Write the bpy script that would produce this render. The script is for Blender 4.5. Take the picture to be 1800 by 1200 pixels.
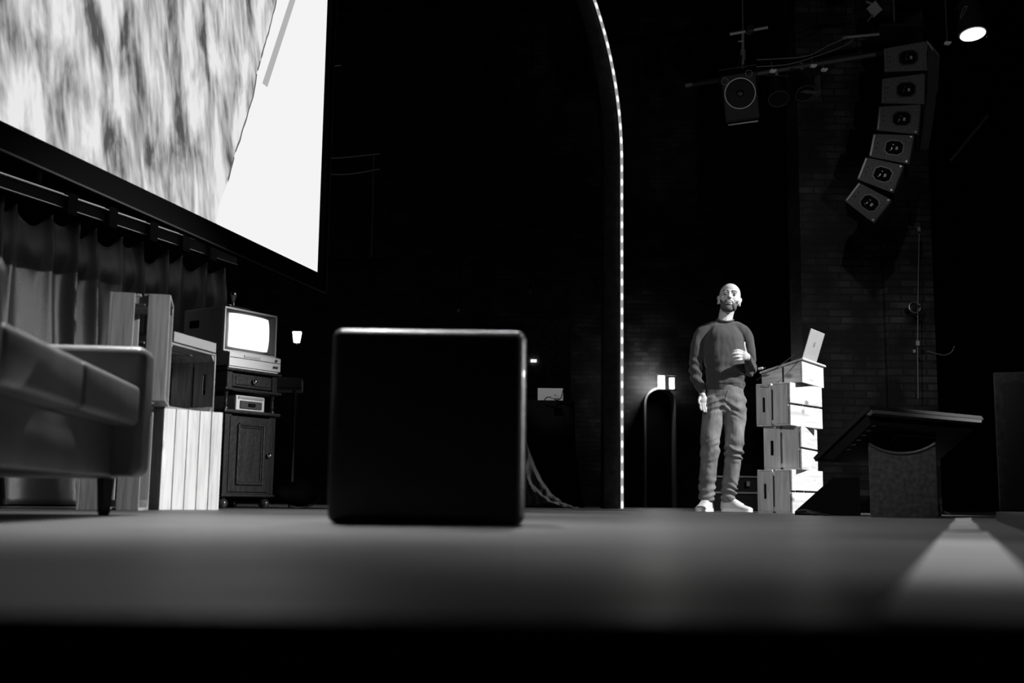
import bpy, bmesh, math, random
from mathutils import Vector, Matrix, noise
random.seed(7)
for o in list(bpy.data.objects): bpy.data.objects.remove(o)
S = bpy.context.scene; COL = S.collection
R = math.radians
# ---------------------------------------------------------------- camera
FPX = 2000.0; TH = math.atan(282/FPX); RHO = 0.0125; CH = 0.055
cam = bpy.data.cameras.new('camera'); camo = bpy.data.objects.new('camera', cam); COL.objects.link(camo)
F_ = Vector((0, math.cos(TH), math.sin(TH))); R0 = Vector((1,0,0)); U0 = Vector((0,-math.sin(TH), math.cos(TH)))
RV = R0*math.cos(RHO)+U0*math.sin(RHO); UV = U0*math.cos(RHO)-R0*math.sin(RHO)
m = Matrix((RV, UV, -F_)).transposed().to_4x4(); m.translation = (0,0,CH)
camo.matrix_world = m
cam.sensor_width = 36; cam.lens = 36*FPX/1800; cam.clip_start = 0.02; cam.clip_end = 100
cam.dof.use_dof = True; cam.dof.focus_distance = 8.7; cam.dof.aperture_fstop = 2.8
S.camera = camo
# ---------------------------------------------------------------- world, exposure
w = bpy.data.worlds.new('world'); S.world = w; w.use_nodes = True
w.node_tree.nodes['Background'].inputs[0].default_value = (1,1,1,1)
w.node_tree.nodes['Background'].inputs[1].default_value = 0.0
S.view_settings.view_transform = 'Standard'; S.view_settings.look = 'None'
S.view_settings.gamma = 1; S.view_settings.use_curve_mapping = False
S.view_settings.exposure = 0.0
# ---------------------------------------------------------------- lights
def spot(name, loc, aim, power, size, blend=.3, rad=.06):
    l = bpy.data.lights.new(name, 'SPOT'); l.energy = power; l.spot_size = R(size); l.spot_blend = blend
    l.shadow_soft_size = rad
    o = bpy.data.objects.new(name, l); COL.objects.link(o); o.location = loc
    o.rotation_euler = (Vector(aim)-Vector(loc)).to_track_quat('-Z','Y').to_euler(); return o
spot('key_spotlight', (6.6,6.1,4.6), (2.0,8.5,.9), 4500, 32, .5)
spot('stage_spotlight', (6.3,4.3,3.7), (-1.5,5.5,.4), 5800, 22, .8)
spot('front_spotlight', (-3.0,-2.0,4.2), (2.0,8.0,.8), 1300, 22, .6)
spot('top_spotlight', (-1.3,5.2,6.8), (-1.15,2.85,0), 4300, 27, 1.0, .15)
spot('floor_fill', (.6,9.5,7.0), (.7,5.0,0), 1300, 40, .8, .15)  # added fill from behind, brightens the boards in front of the man
spot('tape_fill', (2.6,3.4,6.0), (.45,1.45,0), 520, 12, .8)  # added fill for the pale tape and the boards around it
spot('side_fill', (4.2,3.7,5.2), (-.2,2.8,.25), 700, 10, .8)  # added fill that brings out the right edge of the ottoman
spot('low_side_fill', (5.8,3.9,1.3), (.03,2.66,.24), 900, 5, .6)  # narrow low fill, added for a highlight down the ottoman's right edge
spot('table_fill', (-1.0,7.5,6.0), (.42,12.7,1.2), 420, 6, .6)  # added fill, brightens only the far laptop
spot('wall_spotlight', (2.2,6.5,4.8), (3.6,11.5,1.8), 80, 36, .9)
spot('rig_fill', (3.0,3.6,.9), (3.1,10.5,4.7), 170, 32, .6)  # added fill from below, lifts the overhead rig and speaker array
# ---------------------------------------------------------------- pixel helpers (800 px = depth in metres)
def at(x, y, Y):
    d = F_ + RV*((x-900)/FPX) + UV*((600-y)/FPX)
    return Vector((0,0,CH)) + d*(Y/d.y)
# ---------------------------------------------------------------- materials
MC = {}
def mat(name, g, rough=.6, spec=.5, metal=0, var=0, vscale=8, vstretch=(1,1,1), bump=0, bscale=60, emit=None, coat=0, bstretch=None, sheen=0):
    if name in MC: return MC[name]
    M = bpy.data.materials.new(name); M.use_nodes = True; nt = M.node_tree; b = nt.nodes['Principled BSDF']
    c = (g,g,g,1) if not isinstance(g, tuple) else g
    b.inputs['Base Color'].default_value = c; b.inputs['Roughness'].default_value = rough
    b.inputs['Specular IOR Level'].default_value = spec; b.inputs['Metallic'].default_value = metal
    b.inputs['Coat Weight'].default_value = coat; b.inputs['Sheen Weight'].default_value = sheen
    if emit is not None:
        b.inputs['Emission Color'].default_value = (1,1,1,1); b.inputs['Emission Strength'].default_value = emit
    tc = nt.nodes.new('ShaderNodeTexCoord')
    if var:
        mp = nt.nodes.new('ShaderNodeMapping'); mp.inputs['Scale'].default_value = vstretch
        n = nt.nodes.new('ShaderNodeTexNoise'); n.inputs['Scale'].default_value = vscale; n.inputs['Detail'].default_value = 5
        nt.links.new(tc.outputs['Object'], mp.inputs[0]); nt.links.new(mp.outputs[0], n.inputs['Vector'])
        r = nt.nodes.new('ShaderNodeMapRange'); r.inputs['From Min'].default_value = .3; r.inputs['From Max'].default_value = .7
        r.inputs['To Min'].default_value = c[0]*(1-var); r.inputs['To Max'].default_value = c[0]*(1+var)
        nt.links.new(n.outputs['Fac'], r.inputs['Value']); nt.links.new(r.outputs[0], b.inputs['Base Color'])
    if bump:
        n2 = nt.nodes.new('ShaderNodeTexNoise'); n2.inputs['Scale'].default_value = bscale; n2.inputs['Detail'].default_value = 4
        mp2 = nt.nodes.new('ShaderNodeMapping'); mp2.inputs['Scale'].default_value = bstretch or (1,1,1)
        nt.links.new(tc.outputs['Object'], mp2.inputs[0]); nt.links.new(mp2.outputs[0], n2.inputs['Vector'])
        bp = nt.nodes.new('ShaderNodeBump'); bp.inputs['Strength'].default_value = bump; bp.inputs['Distance'].default_value = .01
        nt.links.new(n2.outputs['Fac'], bp.inputs['Height']); nt.links.new(bp.outputs[0], b.inputs['Normal'])
    MC[name] = M; return M
def wood(name, g, dark, axis=0, rough=.55, knots=True):
    """pine: long grain along the given local axis, with knots and board to board tone"""
    M = bpy.data.materials.new(name); M.use_nodes = True; nt = M.node_tree; b = nt.nodes['Principled BSDF']; N = nt.nodes.new; L = nt.links.new
    b.inputs['Roughness'].default_value = rough; b.inputs['Specular IOR Level'].default_value = .3
    tc = N('ShaderNodeTexCoord'); mp = N('ShaderNodeMapping'); sc = [1,1,1]; sc[axis] = .07; mp.inputs['Scale'].default_value = sc
    oi = N('ShaderNodeObjectInfo'); ad = N('ShaderNodeVectorMath'); ad.operation = 'ADD'
    ml = N('ShaderNodeMath'); ml.operation = 'MULTIPLY'; ml.inputs[1].default_value = 13
    L(oi.outputs['Random'], ml.inputs[0]); L(tc.outputs['Object'], ad.inputs[0]); L(ml.outputs[0], ad.inputs[1]); L(ad.outputs[0], mp.inputs[0])
    n = N('ShaderNodeTexNoise'); n.inputs['Scale'].default_value = 55; n.inputs['Detail'].default_value = 6; n.inputs['Distortion'].default_value = .6
    L(mp.outputs[0], n.inputs['Vector'])
    r = N('ShaderNodeMapRange'); r.inputs['From Min'].default_value = .3; r.inputs['From Max'].default_value = .62
    r.inputs['To Min'].default_value = dark; r.inputs['To Max'].default_value = g
    L(n.outputs['Fac'], r.inputs['Value'])
    n3 = N('ShaderNodeTexNoise'); n3.inputs['Scale'].default_value = 9; L(mp.outputs[0], n3.inputs['Vector'])
    r3 = N('ShaderNodeMapRange'); r3.inputs['From Min'].default_value = .3; r3.inputs['From Max'].default_value = .7
    r3.inputs['To Min'].default_value = .75; r3.inputs['To Max'].default_value = 1.1; L(n3.outputs['Fac'], r3.inputs['Value'])
    mm = N('ShaderNodeMath'); mm.operation = 'MULTIPLY'; L(r.outputs[0], mm.inputs[0]); L(r3.outputs[0], mm.inputs[1])
    out = mm.outputs[0]
    if knots:
        mk = N('ShaderNodeMapping'); s2 = [1,1,1]; s2[axis] = .6; mk.inputs['Scale'].default_value = s2; L(ad.outputs[0], mk.inputs[0])
        v = N('ShaderNodeTexVoronoi'); v.inputs['Scale'].default_value = 6.5; L(mk.outputs[0], v.inputs['Vector'])
        rk = N('ShaderNodeMapRange'); rk.inputs['From Min'].default_value = .06; rk.inputs['From Max'].default_value = .16
        rk.inputs['To Min'].default_value = .35; rk.inputs['To Max'].default_value = 1; L(v.outputs['Distance'], rk.inputs['Value'])
        m2 = N('ShaderNodeMath'); m2.operation = 'MULTIPLY'; L(out, m2.inputs[0]); L(rk.outputs[0], m2.inputs[1]); out = m2.outputs[0]
    L(out, b.inputs['Base Color'])
    return M
def brick(name, g, mortar, bump=.6, axes='XZ', scale=1.0):
    M = bpy.data.materials.new(name); M.use_nodes = True; nt = M.node_tree; b = nt.nodes['Principled BSDF']; N = nt.nodes.new; L = nt.links.new
    b.inputs['Roughness'].default_value = .55
    tc = N('ShaderNodeTexCoord'); sp = N('ShaderNodeSeparateXYZ'); cb = N('ShaderNodeCombineXYZ')
    L(tc.outputs['Object'], sp.inputs[0]); L(sp.outputs[axes[0]], cb.inputs['X']); L(sp.outputs[axes[1]], cb.inputs['Y'])
    t = N('ShaderNodeTexBrick'); t.inputs['Scale'].default_value = scale; t.inputs['Brick Width'].default_value = .24; t.inputs['Row Height'].default_value = .076
    t.inputs['Mortar Size'].default_value = .009; t.inputs['Color1'].default_value = (g,g,g,1); t.inputs['Color2'].default_value = (g*.25,g*.25,g*.25,1)
    t.inputs['Mortar'].default_value = (mortar,mortar,mortar,1); L(cb.outputs[0], t.inputs['Vector'])
    n = N('ShaderNodeTexNoise'); n.inputs['Scale'].default_value = 3.2; n.inputs['Detail'].default_value = 6; L(tc.outputs['Object'], n.inputs['Vector'])
    r = N('ShaderNodeMapRange'); r.inputs['From Min'].default_value = .42; r.inputs['From Max'].default_value = .68; L(n.outputs['Fac'], r.inputs['Value'])
    mx = N('ShaderNodeMix'); mx.data_type = 'RGBA'; mx.blend_type = 'MULTIPLY'; mx.inputs['Factor'].default_value = 1
    L(t.outputs['Color'], mx.inputs['A']); L(r.outputs[0], mx.inputs['B']); L(mx.outputs['Result'], b.inputs['Base Color'])
    bp = N('ShaderNodeBump'); bp.inputs['Strength'].default_value = bump; bp.inputs['Distance'].default_value = .015; bp.invert = True
    L(t.outputs['Fac'], bp.inputs['Height']); L(bp.outputs[0], b.inputs['Normal'])
    return M
BLACK = mat('black_paint', .004, .9, .06)
BLACKCLOTH = mat('black_cloth', .006, .95, .05)
BLACKMETAL = mat('black_metal', .01, .5, .3)
DIMMETAL = mat('dim_steel', .25, .35, .5, .7)
STEEL = mat('steel', .55, .25, .5, 1)
CHROME = mat('chrome', .8, .12, .5, 1)
GREYPLASTIC = mat('grey_plastic', .30, .45, .4, var=.06)
BEIGE = mat('pale_plastic', .5, .5, .4, var=.05)
DARKPLASTIC = mat('dark_plastic', .03, .35, .5)
WX = wood('pine_lengthwise', .62, .42, 0); WY = wood('pine_crosswise', .62, .42, 1); WZ = wood('pine_upright', .55, .35, 2)
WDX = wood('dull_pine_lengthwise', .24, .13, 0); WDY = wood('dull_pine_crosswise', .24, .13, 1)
GLOW = mat('lamp_glow', .8, .5, emit=9)
CORD = mat('black_rubber', .015, .5)
WHITE = mat('white_paint', .75, .5)
# ---------------------------------------------------------------- mesh helpers
class MB:
    def __init__(s): s.bm = bmesh.new()
    def _x(s, vs, M):
        for v in vs: v.co = M @ v.co
    def box(s, c, d, rot=None, bev=0, seg=2):
        r = bmesh.ops.create_cube(s.bm, size=1); vs = r['verts']
        for v in vs: v.co = Vector((v.co.x*d[0], v.co.y*d[1], v.co.z*d[2]))
        if bev:
            es = list({e for v in vs for e in v.link_edges})
            q = bmesh.ops.bevel(s.bm, geom=es, offset=bev, segments=seg, affect='EDGES', profile=.5)
            vs = list({v for f in q['faces'] for v in f.verts} | {v for v in vs if v.is_valid})
        M = Matrix.Translation(c) @ (rot.to_4x4() if rot else Matrix.Identity(4)); s._x(vs, M); return s
    def cyl(s, a, b, r, r2=None, n=16, caps=True):
        a = Vector(a); b = Vector(b); d = b-a
        q = bmesh.ops.create_cone(s.bm, cap_ends=caps, segments=n, radius1=r, radius2=r if r2 is None else r2, depth=d.length)
        M = Matrix.Translation((a+b)/2) @ d.to_track_quat('Z','Y').to_matrix().to_4x4(); s._x(q['verts'], M); return s
    def ell(s, c, r, n=16, rot=None):
        if not hasattr(r,'__len__'): r = (r,r,r)
        M = Matrix.Translation(c) @ (rot.to_4x4() if rot else Matrix.Identity(4)) @ Matrix.Diagonal((*r,1)); nv = max(6,n*3//4)
        V = s.bm.verts.new; top = V(M@Vector((0,0,1))); bot = V(M@Vector((0,0,-1))); rows = []
        for i in range(1,nv):
            t = math.pi*i/nv; rows.append([V(M@Vector((math.sin(t)*math.cos(k*2*math.pi/n), math.sin(t)*math.sin(k*2*math.pi/n), math.cos(t)))) for k in range(n)])
        Fc = s.bm.faces.new
        for k in range(n):
            k2 = (k+1)%n; Fc((top, rows[0][k], rows[0][k2])); Fc((bot, rows[-1][k2], rows[-1][k]))
            for i in range(len(rows)-1): Fc((rows[i][k], rows[i+1][k], rows[i+1][k2], rows[i][k2]))
        return s
    def tube(s, pts, r, n=8):
        pts = [Vector(p) for p in pts]; rings = []
        for i, p in enumerate(pts):
            t = (pts[min(i+1,len(pts)-1)]-pts[max(i-1,0)]).normalized()
            up = Vector((0,0,1)) if abs(t.z) < .9 else Vector((1,0,0))
            a = t.cross(up).normalized(); b = t.cross(a)
            rr = r[i] if hasattr(r,'__len__') else r
            rings.append([s.bm.verts.new(p + (a*math.cos(k*2*math.pi/n)+b*math.sin(k*2*math.pi/n))*rr) for k in range(n)])
        for i in range(len(rings)-1):
            for k in range(n): s.bm.faces.new((rings[i][k], rings[i][(k+1)%n], rings[i+1][(k+1)%n], rings[i+1][k]))
        s.bm.faces.new(rings[0][::-1]); s.bm.faces.new(rings[-1]); return s
    def ring(s, c, nrm, r, t, n=32, m_=8):
        q = Vector(nrm).to_track_quat('Z','Y').to_matrix(); rings = []
        for i in range(n):
            a = i*2*math.pi/n
            rings.append([s.bm.verts.new(Vector(c)+q@Vector(((r+t*math.cos(b))*math.cos(a),(r+t*math.cos(b))*math.sin(a),t*math.sin(b)))) for b in [k*2*math.pi/m_ for k in range(m_)]])
        for i in range(n):
            for k in range(m_): s.bm.faces.new((rings[i][k], rings[(i+1)%n][k], rings[(i+1)%n][(k+1)%m_], rings[i][(k+1)%m_]))
        return s
    def lathe(s, c, prof, n=20):
        rings = [[s.bm.verts.new(Vector(c)+Vector((r*math.cos(k*2*math.pi/n), r*math.sin(k*2*math.pi/n), z))) for k in range(n)] for r, z in prof]
        for i in range(len(rings)-1):
            for k in range(n): s.bm.faces.new((rings[i][k], rings[i][(k+1)%n], rings[i+1][(k+1)%n], rings[i+1][k]))
        s.bm.faces.new(rings[0][::-1]); s.bm.faces.new(rings[-1]); return s
    def prism(s, poly, a, b, ax='y'):
        """poly: 2-D outline extruded from a to b along the axis"""
        def P(u, v, t): return {'y': (u,t,v), 'x': (t,u,v), 'z': (u,v,t)}[ax]
        A = [s.bm.verts.new(P(u,v,a)) for u, v in poly]; B = [s.bm.verts.new(P(u,v,b)) for u, v in poly]; n = len(poly)
        s.bm.faces.new(A); s.bm.faces.new(B[::-1])
        for i in range(n): s.bm.faces.new((A[i], B[i], B[(i+1)%n], A[(i+1)%n]))
        return s
    def grid(s, f, nu, nv):
        V = [[s.bm.verts.new(f(i/nu, j/nv)) for j in range(nv+1)] for i in range(nu+1)]
        for i in range(nu):
            for j in range(nv): s.bm.faces.new((V[i][j], V[i+1][j], V[i+1][j+1], V[i][j+1]))
        return s
    def build(s, name, mt, parent=None, smooth=False, loc=None):
        bmesh.ops.recalc_face_normals(s.bm, faces=s.bm.faces)
        me = bpy.data.meshes.new(name); s.bm.to_mesh(me); s.bm.free(); me.materials.append(mt)
        if smooth:
            for p in me.polygons: p.use_smooth = True
            me.set_sharp_from_angle(angle=R(40))
        o = bpy.data.objects.new(name, me); COL.objects.link(o)
        if parent: o.parent = parent
        if loc: o.location = loc
        return o
def tag(o, label=None, cat=None, group=None, kind=None):
    if label: o['label'] = label
    if cat: o['category'] = cat
    if group: o['group'] = group
    if kind: o['kind'] = kind
    return o
def thing(name, label, cat, loc=(0,0,0), rz=0, group=None):
    o = bpy.data.objects.new(name, None); COL.objects.link(o); o.location = loc; o.rotation_euler = (0,0,R(rz)); o.empty_display_size = .1
    return tag(o, label, cat, group)
def struct(name, mb, mt, parent=None):
    o = mb.build(name, mt, parent)
    if not parent: o['kind'] = 'structure'
    return o
def corner(x, y, rz, cx, cy):
    """centre of a footprint whose local corner (cx,cy) sits at world x,y"""
    a = R(rz); return (x-(cx*math.cos(a)-cy*math.sin(a)), y-(cx*math.sin(a)+cy*math.cos(a)), 0)

# ================================================================ SETTING
fl = bpy.data.materials.new('stage_boards'); fl.use_nodes = True
nt = fl.node_tree; b = nt.nodes['Principled BSDF']; tc = nt.nodes.new('ShaderNodeTexCoord')
t = nt.nodes.new('ShaderNodeTexBrick'); t.inputs['Scale'].default_value = 1; t.inputs['Brick Width'].default_value = 2.4; t.inputs['Row Height'].default_value = .14
t.inputs['Mortar Size'].default_value = .002; t.inputs['Color1'].default_value = (.055,)*3+(1,); t.inputs['Color2'].default_value = (.04,)*3+(1,); t.inputs['Mortar'].default_value = (.012,)*3+(1,)
nt.links.new(tc.outputs['Object'], t.inputs['Vector'])
n = nt.nodes.new('ShaderNodeTexNoise'); n.inputs['Scale'].default_value = 4; n.inputs['Detail'].default_value = 8; nt.links.new(tc.outputs['Object'], n.inputs['Vector'])
r = nt.nodes.new('ShaderNodeMapRange'); r.inputs['To Min'].default_value = .4; r.inputs['To Max'].default_value = 1.6; nt.links.new(n.outputs['Fac'], r.inputs['Value'])
mx = nt.nodes.new('ShaderNodeMix'); mx.data_type = 'RGBA'; mx.blend_type = 'MULTIPLY'; mx.inputs['Factor'].default_value = 1
nt.links.new(t.outputs['Color'], mx.inputs['A']); nt.links.new(r.outputs[0], mx.inputs['B']); nt.links.new(mx.outputs['Result'], b.inputs['Base Color'])
r2 = nt.nodes.new('ShaderNodeMapRange'); r2.inputs['To Min'].default_value = .34; r2.inputs['To Max'].default_value = .62; nt.links.new(n.outputs['Fac'], r2.inputs['Value'])
nt.links.new(r2.outputs[0], b.inputs['Roughness'])
bp = nt.nodes.new('ShaderNodeBump'); bp.inputs['Strength'].default_value = .3; bp.inputs['Distance'].default_value = .004; nt.links.new(n.outputs['Fac'], bp.inputs['Height']); nt.links.new(bp.outputs[0], b.inputs['Normal'])
struct('floor', MB().box((0,9.2,-.05),(14,17.3,.1)), fl)
struct('trim_1', MB().box((0,.57,-.55),(14,.04,.9)), BLACK)
struct('ground', MB().box((0,-2.7,-1.05),(14,6.6,.1)), BLACK)
struct('ceiling', MB().box((0,6,8.05),(14,24,.1)), BLACK)
struct('wall_left', MB().box((-7.05,6,3.5),(.1,24,9.2)), BLACK)
struct('wall_right', MB().box((7.05,6,3.5),(.1,24,9.2)), BLACK)
struct('wall_front', MB().box((0,-6.05,3.5),(14.2,.1,9.2)), BLACK)
bw = brick('black_painted_brick', .05, .008)
struct('wall_back', MB().box((0,17.85,4),(14,.1,8.2)), bw)
bw2 = brick('dim_brick', .06, .006)
pier = MB().box((3.62,11.75,3.9),(1.3,.5,7.8)).box((4.05,11.47,3.9),(.5,.08,7.8)); struct('wall_pier', pier, bw2)

# proscenium arch with the light strip along its edge
YA = 12.0
def arch_pt(off, s):
    """point on the arch outline, s metres of arc from the floor, off inwards"""
    x1 = at(1093,500,YA).x; z1 = at(1093,290,YA).z; RR = 6.0
    if s < z1: return Vector((x1-off, YA, s))
    a = (s-z1)/RR; return Vector((x1-RR+(RR-off)*math.cos(a), YA, z1+(RR-off)*math.sin(a)))
prosc = thing('proscenium_arch', 'dark curved stage arch standing behind the man, edged with a strip of lights', 'arch', (0,0,0))
def archbm(o0, o1, y0, y1, smax=9.4, n=90):
    mb = MB(); bm = mb.bm; rows = []
    for i in range(n+1):
        s_ = smax*i/n; a = arch_pt(o0, s_); c = arch_pt(o1, s_)
        rows.append([bm.verts.new((a.x,y0,a.z)), bm.verts.new((c.x,y0,c.z)), bm.verts.new((c.x,y1,c.z)), bm.verts.new((a.x,y1,a.z))])
    for i in range(n):
        for k in range(4): bm.faces.new((rows[i][k], rows[i][(k+1)%4], rows[i+1][(k+1)%4], rows[i+1][k]))
    bm.faces.new(rows[0]); bm.faces.new(rows[-1][::-1]); return mb
archbm(.03,.19,YA-.02,YA+.4).build('arch_panel', mat('arch_paint', .03, .6, .4, var=.6, vscale=14, bump=.5), prosc)
strip = thing('light_strip', 'dotted white light strip running up the edge of the dark stage arch', 'light strip')
archbm(-.012,.018,YA-.045,YA-.022).build('diffuser', mat('strip_diffuser', .5, .4, emit=.3), strip)
lb = MB().ell((0,0,0),(.014,.012,.04),10); led0 = lb.build('bulb', mat('bulb_glow', .8, emit=1.0), strip)
s_ = .04; k = 0
while s_ < 9.0 and k < 58:
    o = led0 if k == 0 else led0.copy()
    if k: COL.objects.link(o); o.parent = strip
    p = arch_pt(.003, s_); o.location = (p.x, YA-.05, p.z)
    if s_ > 3.6: o.rotation_euler = (0, -(s_-3.6)/6.0, 0)
    s_ += .157; k += 1

# arched doorway at the back with its lantern
YD = 17.7
d = thing('arched_doorway', 'small arched doorway frame in the back wall under the lit lantern', 'doorway', (at(1158,885,YD).x, YD, 0))
hw = (at(1186,800,YD).x-at(1131,800,YD).x)/2; zt = at(1158,683,YD).z; zs = zt-hw
def aring(r0, r1, y0, y1, m0, m1, n=24):
    mb = MB(); bm = mb.bm; rows = []
    pts = [(-1,0),(-1,.5)]+[(-math.cos(math.pi*i/n), 1+math.sin(math.pi*i/n)) for i in range(n+1)]+[(1,.5),(1,0)]
    for u, v in pts:
        def q(r): return (u*r, (zs*v if v <= 1 else zs+(v-1)*r))
        a = q(r0); c = q(r1); rows.append([bm.verts.new((a[0],y0,a[1])), bm.verts.new((c[0],y0,c[1])), bm.verts.new((c[0],y1,c[1])), bm.verts.new((a[0],y1,a[1]))])
    for i in range(len(rows)-1):
        for k in range(4): bm.faces.new((rows[i][k], rows[i][(k+1)%4], rows[i+1][(k+1)%4], rows[i+1][k]))
    bm.faces.new(rows[0]); bm.faces.new(rows[-1][::-1]); return mb
aring(hw-.03, hw, -.22, .08, 0, 0).build('arch_frame', mat('door_frame_paint', .2, .45, .5), d, True)
MB().box((0,.05,zt/2-.1),(hw*2-.1,.02,zt-.2)).build('door_leaf', BLACK, d)
p = at(1170,672,YD-.25)
lan = thing('wall_lantern', 'lit wall lantern with two white panes above the arched doorway', 'lamp', (p.x, p.y, p.z))
MB().box((-.065,0,0),(.1,.02,.2)).build('pane', GLOW, lan)
MB().box((.10,.03,-.01),(.075,.02,.17)).build('pane', GLOW, lan)
MB().box((.02,.0,.115),(.3,.1,.02)).box((0,.1,0),(.04,.2,.03)).box((.02,.0,-.115),(.3,.1,.02)).build('housing', BLACKMETAL, lan)
pl = bpy.data.lights.new('lantern_light','POINT'); pl.energy = 16; pl.shadow_soft_size = .06
plo = bpy.data.objects.new('lantern_light', pl); COL.objects.link(plo); plo.location = (p.x-.16,p.y-.08,p.z+.02)
# sconce at the left
p = at(522,592,14)
sc = thing('wall_sconce', 'small lit tapered sconce glowing right of the old television', 'lamp', tuple(p))
MB().prism([(-.032,-.07),(.032,-.07),(.052,.06),(-.052,.06)], -.03,.03).build('shade', GLOW, sc)
MB().box((0,0,.075),(.11,.07,.014)).box((0,.2,-.085),(.03,.4,.02)).build('bracket', BLACKMETAL, sc)

# ================================================================ PROJECTION SCREEN
SY1 = 8.0; sx1 = at(561,700,SY1).x; sd = Vector((.257,1,0)).normalized(); A0 = Vector((sx1,SY1,0))
zb = at(558,517,SY1).z; SL = 4.9; SH = 2.75
ang = math.degrees(math.atan2(sd.y, sd.x))
scr = thing('projection_screen', 'big bright projection screen in a black frame hanging at upper left', 'screen', (A0.x, A0.y, zb), ang)
# local: -x towards the near end, -y faces the stage
fw = .13
fm = MB()
fm.box((-SL/2,.0,fw/2),(SL,.05,fw),bev=.006).box((-SL/2,0,SH-fw/2),(SL,.05,fw),bev=.006).box((-.035,0,SH/2),(.07,.05,SH-2*fw),bev=.006).box((-SL+.07,0,SH/2),(.14,.05,SH-2*fw),bev=.006)
fm.build('frame', mat('screen_frame', .005, .9, .04), scr)
M = bpy.data.materials.new('projected_picture'); M.use_nodes = True; nt = M.node_tree; b = nt.nodes['Principled BSDF']; N = nt.nodes.new; L = nt.links.new
b.inputs['Base Color'].default_value = (.02,.02,.02,1); b.inputs['Roughness'].default_value = .9; b.inputs['Specular IOR Level'].default_value = 0
tc = N('ShaderNodeTexCoord'); sp = N('ShaderNodeSeparateXYZ'); L(tc.outputs['Object'], sp.inputs[0])
def math_(op, a, c=None, d_=None):
    n = N('ShaderNodeMath'); n.operation = op
    for i, v in enumerate((a,c,d_)):
        if v is None: continue
        if isinstance(v,(int,float)): n.inputs[i].default_value = v
        else: L(v, n.inputs[i])
    return n.outputs[0]
def scr_xy(x, y):
    # intersection of the pixel ray with the screen plane, in local x,z
    d = F_ + RV*((x-900)/FPX) + UV*((600-y)/FPX); nn = Vector((sd.y,-sd.x,0)); o = Vector((0,0,CH))
    t = (A0-o).dot(nn)/d.dot(nn); p = o+d*t; return ((p-A0).dot(sd), p.z-zb)
p1 = scr_xy(485,0); p2 = scr_xy(375,405)
X = sp.outputs['X']; Z = sp.outputs['Z']
def line(pa, pb):   # x on the line at height Z
    k = (pa[0]-pb[0])/(pa[1]-pb[1]); return math_('ADD', math_('MULTIPLY', math_('SUBTRACT', Z, pb[1]), k), pb[0])
wob = N('ShaderNodeTexNoise'); wob.inputs['Scale'].default_value = 3; L(tc.outputs['Object'], wob.inputs['Vector'])
edge = math_('ADD', line(p1,p2), math_('MULTIPLY', math_('SUBTRACT', wob.outputs['Fac'], .5), .12))
isleft = math_('LESS_THAN', X, edge)
dist = math_('ABSOLUTE', math_('SUBTRACT', X, edge)); lineM = math_('LESS_THAN', dist, .007)
q1 = scr_xy(512,0); q2 = scr_xy(463,150); st = line(q1,q2)
sdist = math_('ABSOLUTE', math_('SUBTRACT', X, st)); stripM = math_('MULTIPLY', math_('LESS_THAN', sdist, .035), math_('GREATER_THAN', Z, q2[1]))
rot = N('ShaderNodeMapping'); rot.inputs['Rotation'].default_value = (0, R(13), 0); L(tc.outputs['Object'], rot.inputs[0])
rs = N('ShaderNodeMapping'); rs.inputs['Scale'].default_value = (2.6,1,.85); L(rot.outputs[0], rs.inputs[0])
n1 = N('ShaderNodeTexNoise'); n1.inputs['Scale'].default_value = 2.0; n1.inputs['Detail'].default_value = 4.5; n1.inputs['Roughness'].default_value = .55; n1.inputs['Distortion'].default_value = .5; L(rs.outputs[0], n1.inputs['Vector'])
rs2 = N('ShaderNodeMapping'); rs2.inputs['Scale'].default_value = (14,1,2.4); L(rot.outputs[0], rs2.inputs[0])
n2 = N('ShaderNodeTexNoise'); n2.inputs['Scale'].default_value = 2.2; n2.inputs['Detail'].default_value = 4; L(rs2.outputs[0], n2.inputs['Vector'])
mixn = math_('ADD', math_('MULTIPLY', n1.outputs['Fac'], .78), math_('MULTIPLY', n2.outputs['Fac'], .22))
mr = N('ShaderNodeMapRange'); mr.inputs['From Min'].default_value = .38; mr.inputs['From Max'].default_value = .59; mr.inputs['To Min'].default_value = .09; mr.inputs['To Max'].default_value = .82
L(mixn, mr.inputs['Value'])
tex = mr.outputs[0]
mA = N('ShaderNodeMix'); mA.inputs['A'].default_value = .905; L(isleft, mA.inputs['Factor']); L(tex, mA.inputs['B'])
mB = N('ShaderNodeMix'); mB.inputs['B'].default_value = .45; L(stripM, mB.inputs['Factor']); L(mA.outputs[0], mB.inputs['A'])
mC = N('ShaderNodeMix'); mC.inputs['B'].default_value = .12; L(math_('MULTIPLY', lineM, math_('GREATER_THAN', wob.outputs['Fac'], .44)), mC.inputs['Factor']); L(mB.outputs[0], mC.inputs['A'])
b.inputs['Emission Color'].default_value = (1,.995,1,1); L(mC.outputs[0], b.inputs['Emission Strength'])
MB().box((-SL/2-.03,-.004,SH/2),(SL-.2,.012,SH-2*fw+.02)).build('picture', M, scr)
MB().box((-SL/2,-.026,.004),(SL,.006,.008)).build('edge_trim', mat('frame_edge', .05,.5), scr)
MB().box((-.004,-.026,SH/2),(.008,.006,SH)).build('edge_trim', mat('frame_edge', .05,.5), scr)
for x_ in (-.6,-4): MB().tube([(x_,.03,SH),(x_,.03,8-zb)],.006).build('hanging_wire', BLACKMETAL, scr)

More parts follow.
